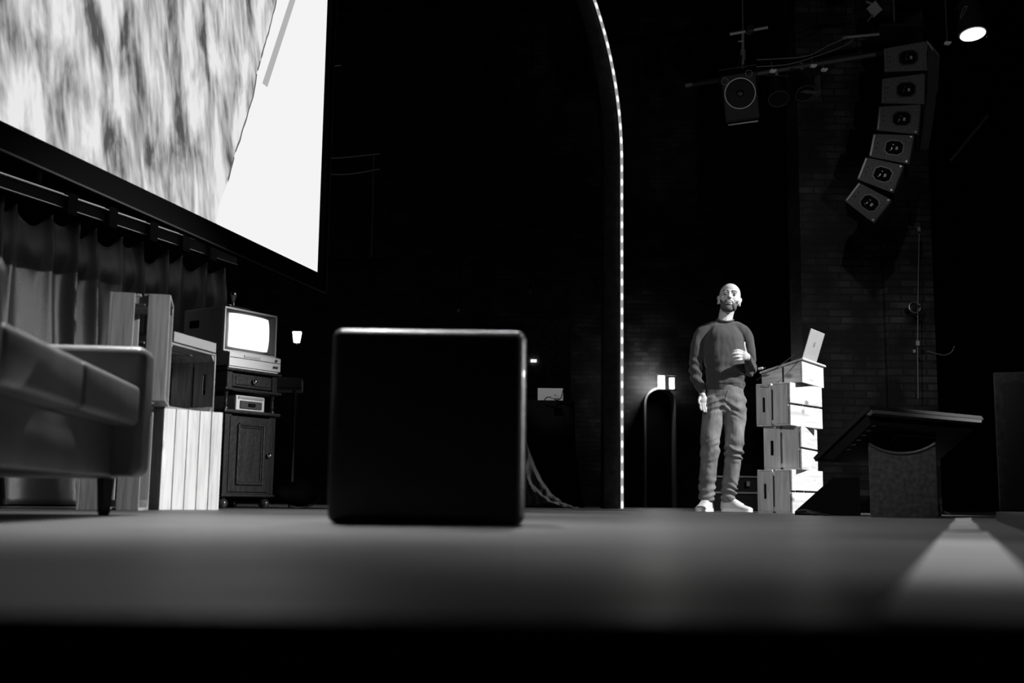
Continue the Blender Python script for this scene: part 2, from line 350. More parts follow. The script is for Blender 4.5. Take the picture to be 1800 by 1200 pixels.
# curtain rail and curtain
rail = thing('curtain_rail', 'long dark beam with bright metal edges below the projection screen', 'rail')
rd = Vector((.41,1,0)).normalized()
def railp(x, ytop=None):  # world x,y where the pixel column meets the rail line
    k = (x-900)/FPX; Y = (-2.59-.41*6)/(k-.41); return Vector((k*Y, Y, 0))
zr = at(36,328,railp(36).y).z; zr2 = at(36,352,railp(36).y).z
a = railp(-60); c = railp(400); rn = Vector((rd.y,-rd.x,0))
angr = math.atan2(rd.y, rd.x); Mr = Matrix.Rotation(angr,3,'Z'); mid = (a+c)/2; Lr = (c-a).length
MB().box((mid.x,mid.y,(zr+zr2)/2),(Lr,.05,zr-zr2),Mr).build('beam', mat('beam_paint', .006, .9, .08), rail)
for off, z_, r_ in ((.03,zr,.005),(.055,zr-.012,.004),(.03,zr2,.004)):
    MB().tube([a+rn*off+Vector((0,0,z_)), c+rn*off+Vector((0,0,z_))], r_).build('metal_edge', STEEL, rail)
for x in (90,165,240,300,350):
    q = railp(x)+rn*.045; MB().box((q.x,q.y,(zr2+zr)/2-.01),(.07,.03,.12),Mr).build('clamp', BLACK, rail)
for x in (40,300):
    q = railp(x); MB().cyl((q.x,q.y,zr),(q.x,q.y,8),.012).build('hanger', BLACK, rail)
velvet = mat('black_velvet', .005, .40, .5, sheen=.05, bump=.3, bscale=300)
HK = [0,.09,.155,.27,.345,.43,.535,.61,.72,.80,.91,1.0]      # where the curtain is pinned along the rail
def curtain_f(u, v):
    s = u*Lr; base = a + rd*s
    k = max(i for i in range(len(HK)-1) if HK[i] <= u+1e-9); t = (u-HK[k])/(HK[k+1]-HK[k]); wseg = (HK[k+1]-HK[k])*Lr
    sag = wseg*.42*4*t*(1-t)*(.7+.5*((k*37)%10)/10)
    d = 0
    for i, h in enumerate(HK):
        x = (u-h)*Lr - .05*math.sin(i*2.7)*v; wd = .022+.075*v*(.6+.5*((i*53)%10)/10)
        d += (.11+.05*math.sin(i*1.9))*math.exp(-abs(x/wd)**1.5)*(.45+.55*v)
    d += .05*math.sin(s*9+1.5*math.sin(s*3.1))*v**.7*.6 + .035*noise.noise((s*5, v*2.2, 0))
    d += .035*math.exp(-((v-.10)/.06)**2)*math.sin(t*math.pi)          # swag lip between the pins
    z = (zr2-.012-sag*math.exp(-v*1.2))*(1-v) + .01*v
    return base - rn*.13 + rn*d + Vector((0,0,z))
MB().grid(curtain_f, 420, 46).build('stage_curtain', velvet, None, True)
cu = bpy.data.objects['stage_curtain']; tag(cu, 'black velvet curtain in loose folds hanging behind the sofa and wooden crates', 'curtain')
sm = cu.modifiers.new('thick','SOLIDIFY'); sm.thickness = .004

# ================================================================ CRATES
CL, CW, CHt = .46, .31, .25
def crate_meshes(prefix, nb, wx, wy, L=CL, W=CW, H=CHt, sgap=.02, cross=False):
    me = {}
    t = .012
    def slats(mb, n, gap, ln, wd, place):
        w_ = (wd-gap*(n-1))/n
        for i in range(n):
            place(mb, -wd/2+w_/2+i*(w_+gap), w_)
    mb = MB(); slats(mb, nb, .004 if nb > 3 else .014, L, W, lambda m,c,w_: m.box((0,c,-H/2+t/2),(L,w_,t),bev=.0015,seg=1)); me['bottom'] = (mb, wx)
    if cross:
        mb = MB()
        for k in range(4): mb.box((-L/2+.055+k*(L-.11)/3,0,-H/2+t/2),(.07,W-2*t-.004,t),bev=.0015,seg=1)
        me['bottom'] = (mb, wy)
    for sgn in (-1,1):
        mb = MB(); slats(mb, 2, sgap, L, H-t-.001, lambda m,c,w_: m.box((0,sgn*(W/2-t/2),c+t/2+.0005),(L,t,w_),bev=.0015,seg=1)); me['side%d'%sgn] = (mb, wx)
        mb = MB(); ew = W-2*t-.002; hw_ = (H-t-.02)/2
        zc = H/2-hw_/2
        x = sgn*(L/2-t/2)
        # plank with the hand hole: ring of boxes with rounded ends
        hh, hl = .021, .115
        mb.box((x,0,zc+hw_/4+hh/4),(t,ew,hw_/2-hh/2)); mb.box((x,0,zc-hw_/4-hh/4),(t,ew,hw_/2-hh/2))
        for q in (-1,1):
            mb.box((x,q*(ew/4+hl/4),zc),(t,ew/2-hl/2,hh))
            mb.prism([(q*(hl/2), zc-hh/2),(q*(hl/2), zc+hh/2),(q*(hl/2-.007), zc+hh/2)], x-t/2, x+t/2,'x')
            mb.prism([(q*(hl/2), zc+hh/2),(q*(hl/2), zc-hh/2),(q*(hl/2-.007), zc-hh/2)], x-t/2, x+t/2,'x')
        mb.box((x,0,zc-hw_-.014),(t,ew,hw_),bev=.0015,seg=1); me['end%d'%sgn] = (mb, wy)
    out = {}
    for k_, (mb, w_) in me.items():
        bmesh.ops.recalc_face_normals(mb.bm, faces=mb.bm.faces)
        m_ = bpy.data.meshes.new(prefix+k_); mb.bm.to_mesh(m_); mb.bm.free(); m_.materials.append(w_); out[k_] = m_
    for i, (sx, sy) in enumerate(((1,1),(1,-1),(-1,1),(-1,-1))):
        mb = MB(); x = sx*(L/2-t-.001); y = sy*(W/2-t-.001)
        mb.prism([(x,y),(x-sx*.03,y),(x,y-sy*.03)], -H/2+t+.001, H/2-.004, 'z')
        bmesh.ops.recalc_face_normals(mb.bm, faces=mb.bm.faces)
        m_ = bpy.data.meshes.new(prefix+'post'); mb.bm.to_mesh(m_); mb.bm.free(); m_.materials.append(wx); out['post%d'%i] = m_
    return out
ORI = {
 'end_bottom': Matrix(((0,1,0),(0,0,1),(1,0,0))),      # stood on end, slatted bottom faces front
 'side_open': Matrix(((1,0,0),(0,0,-1),(0,1,0))),      # on its long side, mouth faces front
 'end_side': Matrix(((0,0,1),(0,-1,0),(1,0,0))),       # stood on end, long side faces front
 'side_end': Matrix(((0,0,-1),(-1,0,0),(0,1,0))),      # on its side, end with hand hole faces front
}
NM = {'b':'bottom_panel','s':'side_panel','e':'end_panel','p':'corner_post'}
def crate(ms, ori, label, loc, rz, h, group=None):
    r_ = thing('wooden_crate', label, 'crate', loc, rz, group)
    for k_, me_ in ms.items():
        o = bpy.data.objects.new(NM[k_[0]], me_); COL.objects.link(o); o.parent = r_
        mm_ = ORI[ori].to_4x4(); mm_.translation = (0,0,h/2); o.matrix_local = mm_
    return r_
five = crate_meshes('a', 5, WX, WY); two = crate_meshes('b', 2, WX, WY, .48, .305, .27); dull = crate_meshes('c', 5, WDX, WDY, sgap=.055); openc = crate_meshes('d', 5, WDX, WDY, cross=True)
# left group
p = at(291,896,5.2)
c_ = corner(-1.586,5.2,47,-CW/2,-CHt/2); crate(five,'end_bottom','pale wooden crate stood on end, slatted bottom lit white beside the cabinet', c_, 47, CL)
zc_ = CL
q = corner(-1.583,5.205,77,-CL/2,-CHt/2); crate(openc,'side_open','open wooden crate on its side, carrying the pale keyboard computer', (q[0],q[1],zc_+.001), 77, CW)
OPENC = (q[0],q[1],zc_+CW+.003)
x0 = (181-900)/FPX*4.78
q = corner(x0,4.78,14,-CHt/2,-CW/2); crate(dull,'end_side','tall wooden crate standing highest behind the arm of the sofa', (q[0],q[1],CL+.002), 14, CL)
x0 = (145-900)/FPX*4.78
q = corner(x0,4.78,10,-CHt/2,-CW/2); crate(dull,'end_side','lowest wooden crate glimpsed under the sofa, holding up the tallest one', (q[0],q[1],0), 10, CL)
# speaker's stack
YS = 8.0
def stack(xn, Y, rz, z, label):
    X_ = (xn-900)/FPX*Y*1.01; q = corner(X_,Y,rz,.135,-.24)
    return crate(two,'side_end',label,(q[0],q[1],z),rz,.305)
stack(1387,YS,-41,0,'bottom wooden crate of the stack beside the man, standing on the stage floor')
stack(1405,YS+.03,-28,.306,'second wooden crate from the floor in the stack beside the man')
stack(1387,YS-.02,-42,.612,'third wooden crate from the floor, sticking out widest in the stack beside the man')
# wedge on top
Yw = YS+.02; q = corner((1409-900)/FPX*Yw*1.01,Yw,-33,.15,-.24)
wz = .92; WR = thing('wedge_crate', 'low sloping wooden crate topmost in the stack, under the laptop', 'crate', (q[0],q[1],wz), -33)
hL, hR = .075, .155
def hx(x): return hL+(hR-hL)*(x+.15)/.3
for y_ in (-.234,.234):
    MB().prism([(-.15,.001),(.002,.001),(.002,hx(.002)),(-.15,hL)],y_-.006,y_+.006).prism([(.016,.001),(.138,.001),(.138,hx(.138)),(.016,hx(.016))],y_-.006,y_+.006).build('end_panel', WX, WR)
MB().box((.145,0,.077),(.011,.48,.151),bev=.001,seg=1).build('side_panel', WY, WR)
MB().box((-.144,0,.04),(.012,.455,.066)).build('side_panel', WY, WR)
sl = math.atan2(hR-hL,.3); Rs = Matrix.Rotation(-sl,3,'Y')
MB().box((.003,0,(hL+hR)/2+.0095),(.335,.52,.014),Rs,bev=.002).build('top_board', WY, WR)
# laptop on the slope
mw = Matrix.Translation(WR.location) @ Matrix.Rotation(R(-33),4,'Z') @ Matrix.Translation((0,0,(hL+hR)/2+.018)) @ Rs.to_4x4()
LT = thing('laptop', 'open silver laptop standing on top of the crates, lid back facing right', 'laptop'); LT.matrix_world = mw
alu = mat('aluminium', .42, .4, .5, .3, var=.04)
MB().box((.02,0,.008),(.22,.31,.012),bev=.003).build('base', alu, LT)
MB().box((.0,0,.0145),(.11,.27,.001)).build('keyboard', DARKPLASTIC, LT)
Rl = Matrix.Rotation(R(33),3,'Y')
lid = MB().box((.132+math.sin(R(33))*.112,0,.016+math.cos(R(33))*.112),(.007,.31,.225),Rl,bev=.003); lid = lid.build('lid', alu, LT)
MB().ell((.132+math.sin(R(33))*.125+.0045,0,.016+math.cos(R(33))*.125-.003),(.001,.015,.02),12,Rl).build('lid_emblem', mat('emblem_grey', .2,.3), lid)
# its cables
cab = lambda pts, r, name, label: tag(MB().tube(pts, r).build(name, CORD, None, True), label, 'cable')
def smooth_pts(P, n=10):
    out = []
    for i in range(len(P)-1):
        p0 = P[max(i-1,0)]; p1 = P[i]; p2 = P[i+1]; p3 = P[min(i+2,len(P)-1)]
        for k in range(n):
            t = k/n; out.append(.5*((2*p1)+(-p0+p2)*t+(2*p0-5*p1+4*p2-p3)*t*t+(-p0+3*p1-3*p2+p3)*t**3))
    out.append(P[-1]); return out
YC = 7.93
cab(smooth_pts([at(1398,622,YC),at(1393,626,YC),at(1378,637,YC),at(1362,648,YC),at(1350,653,YC),at(1338,662,YC),at(1330,668,YC+.1)]),.0035,'laptop_cable','thin black cable drooping over the front of the topmost crate')
cl = thing('cable_plug', 'small white plug end lying at the left edge of the topmost board', 'plug', tuple(at(1338,648,8.05)), -33)
MB().cyl((-.02,0,0),(.012,0,.004),.009).build('plug_body', WHITE, cl); MB().cyl((.012,0,.004),(.03,0,.006),.004).build('plug_tip', STEEL, cl)

# ================================================================ OTTOMAN
leather = mat('black_leather', .02, .36, .5, bump=.12, bscale=220, coat=.15)
YO = 2.6; ox = at(744,925,YO).x; s_o = (at(918,925,YO)-at(568,925,YO)).length
ot = thing('ottoman', 'black leather cube ottoman alone in the middle of the stage foreground', 'ottoman', (ox,YO+s_o/2,0), 1.2)
so = s_o
MB().box((0,0,so/2+.001),(so,so,so),bev=.024,seg=6).build('cushion_block', leather, ot, True)
MB().box((0,so/2+.001,so*.55),(.16,.002,.03),bev=.0008,seg=1).build('seam_tab', DARKPLASTIC, ot)

# ================================================================ SOFA
sofaL = mat('sofa_leather', .16, .34, .5, var=.25, vscale=5, bump=.06, bscale=70)
sofd = Vector((-.117,1,0)).normalized(); fx, fy = -1.212, 3.72      # far end of the front line
sa = math.degrees(math.atan2(sofd.y, sofd.x))
# local x runs along the front away from the camera, local -y faces the stage (right)
sf = thing('leather_sofa', 'worn leather two-seat sofa at the left edge, facing across the stage', 'sofa', (fx,fy,0), sa)
def soft(mb, name, bev=0):
    o = mb.build(name, sofaL, sf, True); return o
Lf = 1.66
MB().box((-Lf/2,.45,.195),(Lf-.03,.8,.165),bev=.012,seg=3).build('base', sofaL, sf, True)
def cushion(x0, x1, name):
    mb = MB(); cx = (x0+x1)/2
    mb.box((cx,.30,.335),(x1-x0-.008,.66,.125),bev=.02,seg=4)
    for v in mb.bm.verts:
        u = (v.co.x-cx)/(x1-x0)*2; w_ = (v.co.y-.3)/.33
        if v.co.z > .33: v.co.z += .022*(1-u*u)*(1-.4*w_*w_)
        v.co.y -= .012*(1-u*u) if w_ < -.5 else 0
    return mb.build(name, sofaL, sf, True)
cs = -.165; xm = -.86
cushion(xm, cs, 'seat_cushion'); cushion(-1.5, xm, 'seat_cushion')
MB().box((cs+.082,.40,.325),(.158,.88,.41),bev=.032,seg=5).build('armrest', sofaL, sf, True)
MB().box((-1.6,.40,.325),(.185,.88,.41),bev=.045,seg=5).build('armrest', sofaL, sf, True)
MB().box((-.84,.74,.52),(1.30,.2,.50),bev=.06,seg=5).build('backrest', sofaL, sf, True)
for x_ in (-.12,-1.58):
    for y_ in (.07,.75): MB().lathe((x_,y_,0),[(.016,0),(.02,.01),(.027,.112)],4).build('leg', mat('dark_leg', .03,.3), sf)

# ================================================================ CABINET, TELEVISION
CX, CY, CR = -1.632, 6.5, 57
cb = corner(CX,CY,CR,-.2,-.17)
dw = mat('dark_stained_wood', .011, .35, .35, var=.5, vscale=20, vstretch=(3,3,.4), coat=.3, bump=.2, bscale=40)
cab_ = thing('bedside_cabinet', 'dark stained old cabinet on ball feet, carrying the television', 'cabinet', cb, CR)
W2, D2 = .2, .17
MB().box((-W2+.01,0,.31),(.02,2*D2,.46)).box((W2-.01,0,.31),(.02,2*D2,.46)).box((0,D2-.008,.31),(.36,.014,.46)).box((0,0,.088),(.36,.33,.016)).box((-W2+.035,-D2+.012,.31),(.03,.022,.45)).box((W2-.035,-D2+.012,.31),(.03,.022,.45)).build('body', dw, cab_)
MB().box((0,0,.552),(.45,.38,.022),bev=.008,seg=3).build('shelf', dw, cab_)
MB().box((0,0,.072),(.42,.36,.014),bev=.006).build('plinth', dw, cab_)
dr = MB().box((0,-D2+.004,.31),(.325,.018,.435),bev=.003)
door = dr.build('door', dw, cab_)
mbd = MB()
for a_, b_ in (((-.1,.14),(.1,.14)),((.1,.14),(.1,.48)),((.1,.48),(-.1,.48)),((-.1,.48),(-.1,.14))):
    mbd.cyl((a_[0],-D2-.008,a_[1]),(b_[0],-D2-.008,b_[1]),.010,n=8); mbd.cyl((a_[0]*.86,-D2-.006,.31+(a_[1]-.31)*.92),(b_[0]*.86,-D2-.006,.31+(b_[1]-.31)*.92),.006,n=8)
mbd.build('panel_moulding', dw, door)
kn = [(.004,0),(.014,.006),(.017,.013),(.012,.022),(.002,.026)]
def knob(x, z, par):
    o = MB().lathe((0,0,0),kn,16).build('knob', CHROME, par, True); o.location = (x,-D2-.006,z); o.rotation_euler = (R(90),0,0); return o
knob(.142,.31,door)
for sx in (-1,1):
    for sy in (-1,1):
        MB().lathe((sx*.165,sy*.135,0),[(.01,0),(.026,.006),(.034,.022),(.034,.034),(.026,.048),(.014,.055),(.02,.064)],20).build('ball_foot', mat('glossy_black_wood', .02,.15,.6), cab_, True)
for sx in (-1,1):
    for sy in (-1,1):
        MB().lathe((sx*.185,sy*.15,.563),[(.013,0),(.013,.012),(.007,.02),(.012,.034),(.007,.048),(.011,.06),(.007,.075),(.012,.088),(.013,.108)],14).build('turned_post', dw, cab_, True)
MB().box((0,0,.680),(.45,.38,.016),bev=.006).build('drawer_shelf', dw, cab_)
MB().box((-W2+.02,0,.735),(.04,.34,.094)).box((W2-.02,0,.735),(.04,.34,.094)).box((0,.16,.735),(.36,.014,.094)).build('drawer_case', dw, cab_)
drw = MB().box((0,-.155,.735),(.31,.03,.078),bev=.004).box((0,-.172,.735),(.27,.008,.05),bev=.003).build('drawer', dw, cab_)
knob(0,.735,drw)
MB().box((0,0,.793),(.44,.38,.018),bev=.006).build('top', dw, cab_)
# disk drive
dd = thing('disk_drive', 'pale boxy floppy disk drive sitting in the open shelf of the cabinet', 'disk drive', (cb[0]+.02*math.cos(R(CR)),cb[1]+.02*math.sin(R(CR)),.564), CR)
MB().box((0,-.01,.045),(.23,.26,.09),bev=.008).build('case', mat('drive_shell', .45,.5), dd)
MB().box((0,-.143,.036),(.17,.012,.045),bev=.002).build('slot_face', DARKPLASTIC, dd)
MB().box((0,-.152,.036),(.05,.014,.018),bev=.002).build('latch', BLACK, dd)
MB().box((0,-.141,.076),(.2,.006,.014)).build('badge_strip', mat('badge_grey', .2,.4), dd)
# television
tb = corner(CX,CY,CR,-.215,-.20); TZ = .803
tv = thing('television', 'old boxy tube television with a glowing white picture, on the dark cabinet', 'television', (tb[0],tb[1],TZ), CR)
sh = mat('tv_shell', .3,.5,.4,var=.08)
TW, THt = .425, .365
mb = MB(); mb.box((0,.0,.095/2+.008),(TW-.01,.38,.085),bev=.006)
mb.box((0,.03,.095+.133),(TW,.33,.267),bev=.008)
mb.prism([(-.17,.2),(.17,.2),(.11,.3),(-.11,.3)], .06,.30,'z'); mb.build('shell', sh, tv)
MB().box((-TW/2-.001,.10,.27),(.006,.08,.045),bev=.002).build('hand_grip', BLACK, tv)
front = mat('tv_front', .5,.45)
mb = MB(); y0 = -.145
z0, z1 = .1, .36; xa, xb = -TW/2, TW/2
for (c_, d_) in (((0,y0,z1-.005),(TW,.02,.01)),((0,y0,z0+.005),(TW,.02,.01)),((xa+.005,y0,.23),(.01,.02,.24)),((xb-.005,y0,.23),(.01,.02,.24))): mb.box(c_,d_,bev=.002,seg=1)
mb.build('front_rim', front, tv)
# dark sloping surround
mb = MB(); bm = mb.bm
o_ = [(xa+.011,z0+.011),(xb-.011,z0+.011),(xb-.011,z1-.011),(xa+.011,z1-.011)]; i_ = [(xa+.04,z0+.028),(xb-.062,z0+.028),(xb-.062,z1-.03),(xa+.04,z1-.03)]
A = [bm.verts.new((u,y0-.002,v)) for u,v in o_]; B = [bm.verts.new((u,y0+.008,v)) for u,v in i_]
for k in range(4): bm.faces.new((A[k],A[(k+1)%4],B[(k+1)%4],B[k]))
mb.build('screen_surround', mat('tv_surround', .05,.25,.5), tv)
def scrf(u, v):
    x = xa+.038+(xb-.060-xa-.038)*u; z = z0+.026+(z1-.028-z0-.026)*v; a_ = (u-.5)*2; c_ = (v-.5)*2
    sxq = 1-.035*c_**4; szq = 1-.05*a_**4; xc = (xa+.038+xb-.06)/2; zc = (z0+z1-.002)/2
    return Vector((xc+(x-xc)*sxq, y0+.003-.018*(1-a_*a_*.6-c_*c_*.4), zc+(z-zc)*szq))
MB().grid(scrf,16,14).build('picture_tube', mat('tube_glow', .3,.2, emit=1.15), tv, True)
MB().box((0,-.197,.052),(TW-.012,.01,.082),bev=.003).build('control_strip', front, tv)
MB().box((0,-.203,.062),(TW-.02,.003,.003)).build('groove', BLACK, tv)
MB().box((-.03,-.204,.077),(.13,.006,.014),bev=.002).build('name_badge', mat('badge_light', .4,.3), tv)
for x_ in (.15,.172,.165): 
    zz = .035 if x_ != .165 else .075
    MB().cyl((x_,-.2,zz),(x_,-.209,zz),.008,n=14).build('dial', DARKPLASTIC, tv)
MB().box((-.01,-.19,.004),(TW-.03,.02,.008)).build('foot_rail', front, tv)
# joystick
pj = Vector((tb[0],tb[1],0))+Matrix.Rotation(R(CR),3,'Z')@Vector((-.02,-.01,0))
js = thing('joystick', 'ball-topped joystick standing on top of the television', 'joystick', (pj.x,pj.y,TZ+.364), CR)
MB().box((0,0,.014),(.17,.13,.024),bev=.007,seg=3).build('base', DARKPLASTIC, js)
MB().lathe((0,0,.026),[(.026,0),(.022,.008),(.012,.014),(.009,.03)],18).build('boot', STEEL, js, True)
MB().lathe((0,0,.055),[(.008,0),(.010,.012),(.014,.03),(.02,.045),(.021,.056),(.016,.066),(.004,.071)],18).build('stick', STEEL, js, True)
MB().cyl((-.06,-.035,.026),(-.06,-.035,.033),.012).build('fire_button', GREYPLASTIC, js)
# keyboard computer on the open crate
kc = thing('keyboard_computer', 'pale wedge-shaped keyboard computer lying on the open crate', 'computer', (OPENC[0]+.03,OPENC[1]-.01,OPENC[2]), 257)
MB().prism([(-.10,0),(.105,0),(.105,.046),(.06,.05),(-.088,.024),(-.105,.016)], -.205,.205,'x').build('case', mat('computer_shell', .2,.5,var=.05), kc)
ms_ = MB()
for r_ in range(4):
    for c_ in range(13): ms_.box((-.16+c_*.0235+(r_%2)*.006, -.066+r_*.024, .036+r_*.0054+.006),(.019,.019,.010),bev=.002,seg=1)
ms_.build('keys', mat('key_brown', .12,.5), kc)
MB().box((0,-.12,.02),(.01,.01,.01)) 
# keyboard instrument behind television
pk = at(508,676,7.9)
kb = thing('synthesizer', 'grey synthesizer glimpsed behind the cabinet, right of the television', 'keyboard', (pk.x-.21,pk.y,0), 8)
zk = pk.z
MB().box((0,0,zk),(.60,.24,.085),bev=.006).build('case', mat('synth_grey', .12,.5), kb)
MB().box((0,-.122,zk-.035),(.6,.01,.014)).build('keys', mat('synth_keys', .05,.4), kb)
for sx in (-.25,.25): MB().cyl((sx,-.1,0),(sx,.1,zk-.045),.012).cyl((sx,.1,0),(sx,-.1,zk-.045),.012).build('stand_leg', BLACKMETAL, kb)
# ================================================================ PERSON
def chain(mb, pts, step=.35, n=12):
    """tapered limb: pts = (x,y,z,rx,ry) joints, radii interpolated"""
    P = [Vector(p[:3]) for p in pts]; Q = [Vector((p[3], p[4] if len(p) > 4 else p[3], 0)) for p in pts]
    for i in range(len(P)-1):
        p0, p1, p2, p3 = P[max(i-1,0)], P[i], P[i+1], P[min(i+2,len(P)-1)]; L_ = (p2-p1).length
        k = max(2, int(L_/(min(Q[i].x,Q[i+1].x)*step))+1)
        for j in range(k+(i == len(P)-2)):
            t = j/k; p = .5*((2*p1)+(-p0+p2)*t+(2*p0-5*p1+4*p2-p3)*t*t+(-p0+3*p1-3*p2+p3)*t**3)
            r_ = Q[i].lerp(Q[i+1], t*t*(3-2*t)*.5+t*.5); mb.ell(p, (r_.x, r_.y, min(r_.x,r_.y)), n)
def baked(mb, name, mt, parent, vox, smooth=4, fn=None, keep=None, clampz=None):
    me = bpy.data.meshes.new(name+'_tmp'); mb.bm.to_mesh(me); mb.bm.free(); o = bpy.data.objects.new(name+'_tmp', me); COL.objects.link(o)
    rm = o.modifiers.new('r','REMESH'); rm.mode = 'VOXEL'; rm.voxel_size = vox; rm.adaptivity = 0
    s1 = o.modifiers.new('s','SMOOTH'); s1.factor = .6; s1.iterations = smooth
    bpy.context.view_layer.update(); dg = bpy.context.evaluated_depsgraph_get()
    me2 = bpy.data.meshes.new_from_object(o.evaluated_get(dg)); bpy.data.objects.remove(o)
    if fn:
        nn = [v.normal.copy() for v in me2.vertices]
        for v, q in zip(me2.vertices, nn): v.co = v.co + q*fn(v.co)
    if clampz:
        for v in me2.vertices: v.co.z = clampz(v.co)
    if keep:
        bm = bmesh.new(); bm.from_mesh(me2); bmesh.ops.delete(bm, geom=[v for v in bm.verts if not keep(v.co)], context='VERTS'); bm.to_mesh(me2); bm.free()
    me2.name = name; me2.materials.clear(); me2.materials.append(mt)
    for p_ in me2.polygons: p_.use_smooth = True
    o2 = bpy.data.objects.new(name, me2); COL.objects.link(o2)
    if parent: o2.parent = parent
    return o2
PX = at(1270,897,9.0).x
skin = mat('skin', .42, .5, .35, bump=.08, bscale=180)
body = MB()
# head: built about its own centre, then turned and lifted
HS = 1.13; HC = Vector((.076,-.01,1.682)); HR = Matrix.Rotation(R(-11),3,'Z') @ Matrix.Rotation(R(7),3,'Y') @ Matrix.Rotation(R(-12),3,'X')
def H(x,y,z): return HC + HR@(Vector((x,y,z))*HS)
hd = MB()
E = lambda c, r, n=20, rot=None: hd.ell(H(*c), tuple(HS*q for q in r), n, (HR@rot) if rot else HR)
E((0,.014,.038),(.075,.092,.086),28); E((0,-.006,.0),(.066,.074,.088),24)       # skull
E((0,-.030,-.052),(.051,.052,.056),20); E((0,-.062,-.088),(.030,.021,.022),16); E((0,-.040,-.070),(.046,.038,.036),20)   # jaw, chin
E((.036,-.038,-.066),(.021,.04,.030)); E((-.036,-.038,-.066),(.021,.04,.030))
E((0,-.066,.036),(.052,.020,.014)); E((0,-.046,.064),(.053,.040,.038)); E((0,-.058,.015),(.012,.026,.03))
for s in (-1,1):
    E((s*.034,-.046,-.018),(.032,.030,.027)); E((s*.027,-.076,.031),(.022,.011,.0085),16,Matrix.Rotation(s*R(10),3,'Y'))
    E((s*.031,-.062,.010),(.0150,.0135,.0125))                                      # lids round the eye
    E((s*.031,-.067,.0205),(.017,.010,.0055),14,Matrix.Rotation(s*R(8),3,'Y')); E((s*.031,-.065,.0005),(.015,.009,.0045),14)
    E((s*.073,.008,-.008),(.010,.020,.030),16,Matrix.Rotation(s*R(12),3,'Y')); E((s*.081,.013,.010),(.007,.017,.017),14); E((s*.076,.004,-.032),(.007,.011,.011),12)
    E((s*.0115,-.091,-.018),(.0085,.010,.0075),12)
for i in range(9):
    t_ = i/8; E((0,-.076-.028*t_,.026-.043*t_),(.0075+.0045*t_,.0105+.002*t_,.009),12)
E((0,-.083,-.0475),(.022,.011,.0065),14); E((0,-.081,-.0600),(.019,.011,.0075),14); E((0,-.072,-.038),(.032,.018,.014),14)
bmh = hd.bm; tmp = bpy.data.meshes.new('hd'); bmh.to_mesh(tmp); bmh.free(); body.bm.from_mesh(tmp)
chain(body, [(.070,.03,1.62,.060,.062),(.055,.035,1.56,.059,.060),(.045,.035,1.50,.060,.060),(.04,.035,1.44,.075,.055)])
chain(body, [(.03,.035,1.38,.11,.06),(.03,.02,1.30,.13,.08),(.04,.02,1.12,.12,.08),(.035,.02,.98,.13,.09),(.03,.02,.90,.12,.09)])
RS = [(-.135,.03,1.41,.040),(-.178,.03,1.28,.038),(-.195,.03,1.15,.033),(-.180,.0,1.03,.028),(-.158,-.03,.935,.024),(-.150,-.035,.905,.025)]
LS = [(.205,.03,1.41,.040),(.235,.04,1.28,.038),(.240,.05,1.15,.033),(.230,-.06,1.145,.030),(.195,-.16,1.175,.025),(.175,-.205,1.19,.025)]
for A_ in (RS, LS): chain(body, A_)
for hp, kn_, an in (((-.05,.02,.9),(-.095,-.01,.47),(-.115,.03,.10)),((.11,.02,.9),(.09,-.02,.47),(.055,.03,.10))):
    chain(body, [(*hp,.075),(*[(a_+b_)/2 for a_, b_ in zip(hp,kn_)],.065),(*kn_,.045),(*an,.034)])
# right hand, hanging (image left)
def fingers(lst):
    for pts in lst: chain(body, pts, .3, 10)
body.ell((-.146,-.040,.872),(.034,.018,.042),14,Matrix.Rotation(R(-8),3,'Y'))
fingers([[(-.170,-.042,.85,.0095),(-.174,-.052,.815,.009),(-.168,-.060,.790,.008)],
 [(-.154,-.046,.845,.0095),(-.153,-.058,.805,.009),(-.147,-.066,.775,.008)],
 [(-.138,-.046,.843,.0095),(-.134,-.060,.803,.009),(-.128,-.066,.773,.008)],
 [(-.123,-.042,.848,.009),(-.117,-.054,.818,.008),(-.112,-.058,.795,.0075)],
 [(-.176,-.045,.89,.012),(-.186,-.062,.862,.010),(-.182,-.070,.838,.009)]])
# left hand, raised in front of the belly, fingers to image left, thumb up
body.ell((.138,-.245,1.203),(.034,.019,.040),14); body.ell((.160,-.228,1.197),(.032,.022,.030),12)
fingers([[(.122,-.250,1.234,.0105),(.090,-.270,1.240,.010),(.064,-.272,1.236,.0095),(.046,-.262,1.229,.009)],
 [(.120,-.252,1.213,.0108),(.084,-.276,1.215,.010),(.054,-.276,1.210,.0098),(.034,-.264,1.204,.009)],
 [(.120,-.250,1.191,.0105),(.086,-.272,1.190,.010),(.058,-.270,1.185,.0095),(.040,-.258,1.180,.009)],
 [(.124,-.246,1.171,.010),(.096,-.262,1.166,.0092),(.074,-.258,1.161,.0088),(.060,-.250,1.158,.008)],
 [(.152,-.236,1.222,.015),(.142,-.252,1.252,.0135),(.136,-.262,1.278,.012),(.138,-.262,1.300,.0105)]])
man = baked(body, 'person', skin, None, .0042, 4)
tag(man, 'bald bearded man in dark sweater and jeans, standing and looking up beside the crates', 'person')
man.location = (PX, 9.0, 0)
